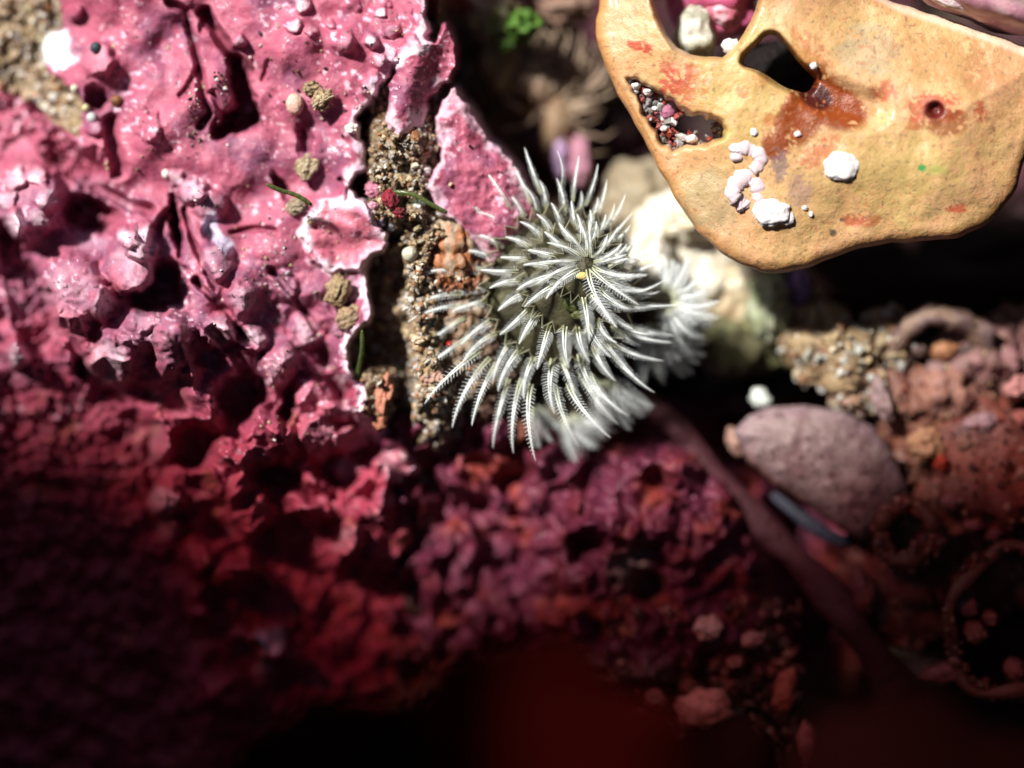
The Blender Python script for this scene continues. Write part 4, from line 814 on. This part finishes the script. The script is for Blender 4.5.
PB = [(1016, 388, 14, 13, (.55, .24, .22), 'rose pebble at the right edge beneath the arched rock', .0), (981, 424, 22, 10, (.42, .25, .27), 'flat lens-shaped mauve pebble in the conglomerate', 0), (926, 446, 17, 18, (.60, .32, .17), 'angular apricot stone right of the mauve pebble', .5),
      (941, 462, 8, 9, (.50, .05, .02), 'small bright red stone beside the apricot stone', .3), (1002, 463, 24, 8, (.55, .26, .24), 'long pinkish stone at the right edge of the conglomerate', .5), (966, 444, 11, 9, (.30, .14, .10), 'dull brown pebble between apricot and lens-shaped stones', 0),
      (950, 502, 9, 8, (.45, .20, .20), 'dusky rose pebble above the round sand tube', 0), (972, 525, 11, 9, (.48, .18, .16), 'rosy pebble in a cluster right of the round sand tube', 0), (956, 531, 8, 7, (.42, .15, .08), 'orange brown pebble left in the cluster by the sand tube', 0), (994, 534, 9, 7, (.35, .13, .14), 'dim plum pebble right in the cluster by the sand tube', 0),
      (895, 500, 10, 5, (.62, .40, .34), 'bright pinkish flake on the rim of the round sand tube', .5), (1000, 492, 10, 7, (.42, .18, .17), 'dusky pebble below the long pinkish stone', 0), (1020, 420, 9, 10, (.4, .12, .1), 'deep red pebble half out of frame under the rose pebble', 0),
      (708, 628, 15, 12, (.70, .42, .34), 'pale peach stone on the lower edge of the crimson mound', .5), (752, 640, 14, 8, (.42, .18, .15), 'dull reddish stone right of the pale peach stone', .4), (650, 742, 30, 13, (.62, .16, .12), 'flat coral red stone on the bottom edge', .3),
      (702, 710, 30, 20, (.66, .22, .16), 'largest salmon red stone near the bottom edge', .4), (785, 690, 11, 22, (.42, .10, .06), 'narrow brick red stone standing near the bottom', .3), (810, 748, 11, 26, (.55, .13, .11), 'long red stone at the bottom edge beside the dark frond', .3), (655, 700, 12, 12, (.36, .11, .08), 'small brick stone left of the salmon red stone', .3),
      (942, 674, 20, 10, (.38, .13, .12), 'dim rose stone low on the right under the wide tube', .2), (966, 605, 11, 12, (.36, .14, .14), 'upper of the dusky pebbles inside the wide tube', .1), (975, 632, 12, 12, (.40, .16, .14), 'lower of the dusky pebbles inside the wide tube', .1), (990, 618, 8, 8, (.34, .12, .1), 'small dusky pebble beside two others inside the wide tube', .1),
      (1014, 670, 10, 12, (.3, .1, .09), 'dark red pebble at the lower right edge', .1), (862, 590, 12, 26, (.34, .10, .09), 'reddish splinter stone below the blue shell sliver', .4), (640, 720, 10, 10, (.3, .09, .06), 'tiny dark red stone above the flat coral red stone', .3), (735, 662, 10, 7, (.3, .1, .07), 'tiny brown red stone above the salmon red stone', .3)]
for i, (x, y, rx, ry, c, lb, fc) in enumerate(PB):
    c = tuple(np.array(c) * (.62 if y > 480 and x > 830 else 1.5 if y > 600 else .8)); zz = -.6; fc = max(fc, .22)  # colours dimmed or raised by area to stand in for light
    if y > 620 and x < 830: zz = -.5
    if x > 930 and y > 590: zz = -.45
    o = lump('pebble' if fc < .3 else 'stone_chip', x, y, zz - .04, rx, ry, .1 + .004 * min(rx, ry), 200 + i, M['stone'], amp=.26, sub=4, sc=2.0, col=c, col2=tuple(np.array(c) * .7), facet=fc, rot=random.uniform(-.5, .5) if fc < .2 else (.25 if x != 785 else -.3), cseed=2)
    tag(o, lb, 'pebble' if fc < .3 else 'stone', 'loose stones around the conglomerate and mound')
# blue shell sliver
def sliver():
    c = curve_px([(772, 494, -1.2), (796, 512, -1.1), (822, 532, -1.05), (846, 540, -1.05), (852, 528, -1.05)], 20)
    V, F = tube_mesh(c, [.03 + .05 * math.sin(PI * (i / 19) ** .8) for i in range(20)], 10, .25)
    o = link('shell_sliver', faces_mesh('shell_sliver', V, F, np.tile((.02, .025, .045), (len(V), 1))), M['stone']); tag(o, 'curved bluish white shell sliver under the large mauve pebble', 'shell')
sliver()
# flat blades of seaweed
def blade(name, pts, widths, mat, label, cat, thick=.03, group=None, wav=.04, cups=.15):
    c = curve_px(pts, 36); T = np.gradient(c, axis=0); T /= np.linalg.norm(T, axis=1)[:, None]; wd = np.interp(np.linspace(0, 1, 36), np.linspace(0, 1, len(widths)), widths) / 100
    m = 15; V = []; 
    for top in (1, -1):
        for i in range(36):
            sd_ = np.cross(T[i], (0, 0, 1.0)); sd_ /= np.linalg.norm(sd_)
            for k in range(m):
                v = (k / (m - 1) - .5) * 2; e = 1 + .07 * math.sin(i * .35 + (3 if v > 0 else 0)) * abs(v)
                V.append(c[i] + sd_ * wd[i] * v * e + np.array((0, 0, 1.0)) * (wav * math.sin(i * .7 + v * 2) - cups * wd[i] * v * v * 2 + top * thick * math.sqrt(max(0, 1 - v * v)) * .5))
    V = np.array(V); F = []
    for i in range(35):
        for k in range(m - 1):
            a = i * m + k; F.append([a, a + 1, a + m + 1, a + m]); b = a + 36 * m; F.append([b, b + m, b + m + 1, b + 1])
    o = link(name, faces_mesh(name, V, F, None), mat); tag(o, label, cat, group); return o
M['purple_blade'] = material('purple_blade', (.075, .016, .022), .6, .4, 7, ((5, .08), (16, .03),), .4, (.5, .4, .5))
blade('purple_seaweed', [(640, 395, -1.1), (692, 448, -1.05), (744, 506, -1.0), (801, 564, -.9), (850, 620, -.6), (900, 690, -.9)], [10, 15, 11, 17, 13, 20, 15, 26], M['purple_blade'], 'dark purple seaweed blade running diagonally below the large mauve pebble', 'seaweed', .12, None, .012)
M['glow_blade'] = film('lit_red_seaweed', (.024, .0005, .0003), .02, (.9, .06, .04), .4, .9, .03)  # brighter copy: red glow at bottom centre painted into the colour
M['shaded_blade'] = film('red_seaweed', (.007, .0004, .0003), .02, (.9, .06, .04), .4, .9, .03)  # shaded copy: shade painted as near-black red
BG = 'out-of-focus dark red seaweed fronds along the bottom'
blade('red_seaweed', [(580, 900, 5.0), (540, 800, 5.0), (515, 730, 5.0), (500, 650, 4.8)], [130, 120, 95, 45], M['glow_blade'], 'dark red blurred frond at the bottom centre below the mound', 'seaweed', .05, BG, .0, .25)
blade('red_seaweed', [(960, 930, 5.0), (925, 850, 5.0), (895, 780, 5.0), (870, 705, 4.8)], [150, 130, 90, 40], M['shaded_blade'], 'near black blurred frond at the lower right', 'seaweed', .05, BG, .0, .25)
blade('red_seaweed', [(310, 900, 5.0), (330, 820, 5.0), (345, 760, 5.0), (352, 700, 4.8)], [120, 100, 75, 35], M['shaded_blade'], 'very dark blurred frond at the bottom left of centre', 'seaweed', .05, BG, .0, .25)
blade('red_seaweed', [(700, 880, 2.2), (712, 820, 2.3), (735, 770, 2.2), (760, 730, 2.0)], [80, 62, 45, 20], M['shaded_blade'], 'brownish red blurred frond between the coral red stones', 'seaweed', .05, BG, .0, .25)

# ================================================================== BACKGROUND top centre
def anemone():
    root = empty('brown_anemone', at(545, 90, -2.8)); tag(root, 'blurred brown anemone with thin curled tentacles behind the crown', 'anemone'); O = np.array(root.location); rr = random.Random(5)
    M['tentacle'] = material('tentacle', (.50, .37, .26), .4, .3, 8, (), .4, trans=.4)
    for i in range(60):
        a = math.radians(rr.uniform(-100, 200)); x0 = 552 + rr.gauss(0, 8); y0 = 95 + rr.gauss(0, 12); L_ = rr.uniform(40, 72)
        pts = []
        for k in range(8):
            f = k / 7; b = a + .7 * f * (1 if math.cos(a) > 0 else -1) * rr.uniform(.8, 1.2); pts.append(at(x0 + L_ * f * math.cos(b), y0 - L_ * f * math.sin(b), -2.0 + .5 * math.sin(PI * f * .7) + rr.gauss(0, .03)))
        V, F = tube_mesh(np.array(pts) - O, [.032 * (1 - .6 * k / 7) for k in range(8)], 7); link('tentacle', faces_mesh('tentacle', V, F), M['tentacle'], root)
    for nm, x, y, z, rx, ry, rz, c in (('stalk', 560, 130, -1.9, 20, 40, .5, (.26, .17, .10)), ('disc', 545, 92, -1.8, 24, 22, .3, (.2, .12, .07))):
        o = lump(nm, x, y, z, rx, ry, rz, 7, M['stone'], None, col=c, amp=.2); o.parent = root; o.location = Vector(o.location) - root.location
anemone()
blob('green_algae', 524, 26, -1.0, 16, 14, .25, (.05, .14, .01), (.12, .24, .03), 'blurred bright green algae tuft above the brown anemone', 'algae', amp=.5, sc=3)
blob('green_algae', 506, 46, -1.2, 8, 6, .15, (.04, .10, .01), (.1, .2, .03), 'small dark green tuft beside the bright green tuft', 'algae', amp=.5, sc=3)
blob('tan_sponge', 492, 14, -1.4, 30, 26, .35, (.22, .19, .10), (.32, .28, .18), 'blurred tan lump in the dark gap at the top edge', 'sponge', amp=.4, sc=2.5)
blob('tan_sponge', 500, 66, -1.6, 20, 24, .3, (.2, .15, .07), (.3, .22, .12), 'blurred yellowish brown lump left of the anemone', 'sponge', amp=.4, sc=2.5)
blob('tan_sponge', 566, 8, -1.6, 26, 18, .3, (.24, .14, .10), (.3, .2, .14), 'blurred pinkish brown lump at the top edge above the anemone', 'sponge', amp=.4, sc=2.5)
blob('violet_crust', 562, 158, -1.5, 9, 20, .2, (.42, .28, .46), (.5, .35, .5), 'pale violet lump left of the rosy lump above the crown', 'crust')
blob('rosy_crust', 580, 162, -1.5, 11, 26, .2, (.50, .24, .32), (.4, .18, .22), 'rosy lump right of the violet lump above the crown', 'crust')
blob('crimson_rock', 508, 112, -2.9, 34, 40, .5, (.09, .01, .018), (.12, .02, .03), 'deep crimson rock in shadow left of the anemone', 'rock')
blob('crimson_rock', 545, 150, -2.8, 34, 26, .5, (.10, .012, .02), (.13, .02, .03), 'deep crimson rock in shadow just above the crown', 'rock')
blob('orange_crust', 517, 430, -.75, 20, 14, .2, (.20, .05, .015), (.10, .02, .01), 'rusty orange crust lump under the lowest feather tips', 'crust', amp=.45, sc=3.2)
blob('shade_lump', 900, 250, -2.4, 170, 55, .6, (.04, .02, .015), (.07, .03, .03), 'dark lump painting the shadowed gap under the tan shell', 'rock')  # dark lump filling the void where the shell's shadow falls

# ================================================================== UNSEEN BLOCKERS added out of frame to shade the lower half
def shade_ledge():
    # unseen ledge added to block the sun: stands on the seabed left of the frame and reaches over, above the picture's upper edge
    root = empty('shade_overhang', (-17, 4, -3)); tag(root, 'unseen dark ledge added outside the frame to block the sun', 'rock'); O = np.array(root.location)
    V0, F0 = ICO[5]
    def slab(name, c, r, seed, amp):
        V = np.sign(V0) * np.abs(V0) ** .55; n = sum(n3(V0, 2.2 * 2 ** k, seed + k) / 2 ** k for k in range(3)); P = V * (1 + amp * n[:, None]) * np.array(r) + np.array(c) - O
        link(name, mesh_np(name, P, F0, np.tile((.08, .04, .035), (len(P), 1))), M['bed'], root)
    slab('pillar', (-16.5, 5, 3), (3, 4, 8), 3, .1)
    slab('ledge', SHADE_SLAB[0], SHADE_SLAB[1], 5, .05)
SHADE_SLAB = ((-17.1, 4.4, 10.6), (5.7, 3.0, .5))
shade_ledge()
def sun_filter_sheets():
    """unseen red sheets added over the pool: redden and dim the sun on the lower half"""
    mt = film('red_sun_filter', (.13, .012, .012), .34, (1.0, .44, .42), .5, .4)
    for i, (z, y0, y1, x0, x1, lb) in enumerate(((9.6, 6.9, 2.3, -14, 2.5, 'topmost unseen translucent red sheet added to filter the sun, outside the frame'), (9.2, 6.1, 2.4, -14, -1.5, 'middle unseen translucent red sheet added to filter the sun, outside the frame'), (8.9, 5.3, 2.3, -14, 3.0, 'lowest unseen translucent red sheet added to filter the sun, outside the frame'))):
        m, n = 90, 40; u, v = np.meshgrid(np.linspace(0, 1, m), np.linspace(0, 1, n)); x = x0 + (x1 - x0) * u
        top = np.interp(x, [-14, -11.4, -9.8, -8.4, -6.4, -4.5, -2.5, 3], [7.2, 6.7, 5.8, 5.1, 5.4, 5.8, 6.4, 6.6]) + (y0 - 6.9) * .75 + .35 * noise(x / 1.1, x * 0 + i * 5, 3 + i) + .18 * noise(x / .35, x * 0 + i, 7); y = top + (y1 - top) * v; zz = z + .15 * noise(x / 1.3, y / 1.3, 9 + i)
        P = np.stack([x, y, zz], -1).reshape(-1, 3); o = link('red_filter_sheet', mesh_np('red_filter_sheet', P, grid_faces(n, m)), mt); tag(o, lb, 'seaweed', 'unseen red sun-filter sheets over the pool')
sun_filter_sheets()
def sky_block_wall():
    """unseen wall added round the sides away from the sun to cut sky light"""
    n, m = 120, 40; a, v = np.meshgrid(np.linspace(math.radians(-175), math.radians(60), n), np.linspace(0, 1, m)); R_ = 8.5 + 1.6 * noise(a * 3, v * 3, 4) + .6 * noise(a * 11, v * 8, 5) + .5 * v
    P = np.stack([R_ * np.cos(a), R_ * np.sin(a), -3.6 + 15 * v], -1).reshape(-1, 3); o = link('sky_block_wall', mesh_np('sky_block_wall', P, grid_faces(m, n), np.tile((.05, .03, .025), (n * m, 1))), M['bed']); o['kind'] = 'structure'
sky_block_wall()

def shade_roof():
    """unseen roof added to cut sky light, open to the view and the sunny side"""
    xs = np.arange(-22, 16.1, .25); X, Y = np.meshgrid(xs, np.arange(-16, 13.1, .25)); wx = X + .5 * fbm(X / 2, Y / 2, 151, 3); wy = Y + .5 * fbm(X / 2, Y / 2, 152, 3)
    hole = (np.abs(wx) < 4.5) & (np.abs(wy) < 3.8); sunny = (wx < -.5) & (wy > 4.0); keep = ~(hole | sunny); Z = 11.4 + .5 * fbm(X / 3, Y / 3, 153, 4)
    P = np.stack([X, Y, Z], -1).reshape(-1, 3); Pb = P - np.array([0, 0, .7]); F = grid_faces(*X.shape)[:, ::-1]; F = F[keep.reshape(-1)[F].all(1)]; N = len(P)
    E = np.concatenate([F[:, [0, 1]], F[:, [1, 2]], F[:, [2, 3]], F[:, [3, 0]]]); key = np.sort(E, 1); _, idx, cnt = np.unique(key, axis=0, return_index=True, return_counts=True); B = E[idx[cnt == 1]]
    FF = np.concatenate([F, F[:, ::-1] + N, np.stack([B[:, 1], B[:, 0], B[:, 0] + N, B[:, 1] + N], -1)])
    o = link('sky_block_roof', mesh_np('sky_block_roof', np.concatenate([P, Pb]), FF, np.tile((.06, .035, .03), (2 * N, 1))), M['bed']); o['kind'] = 'structure'
shade_roof()
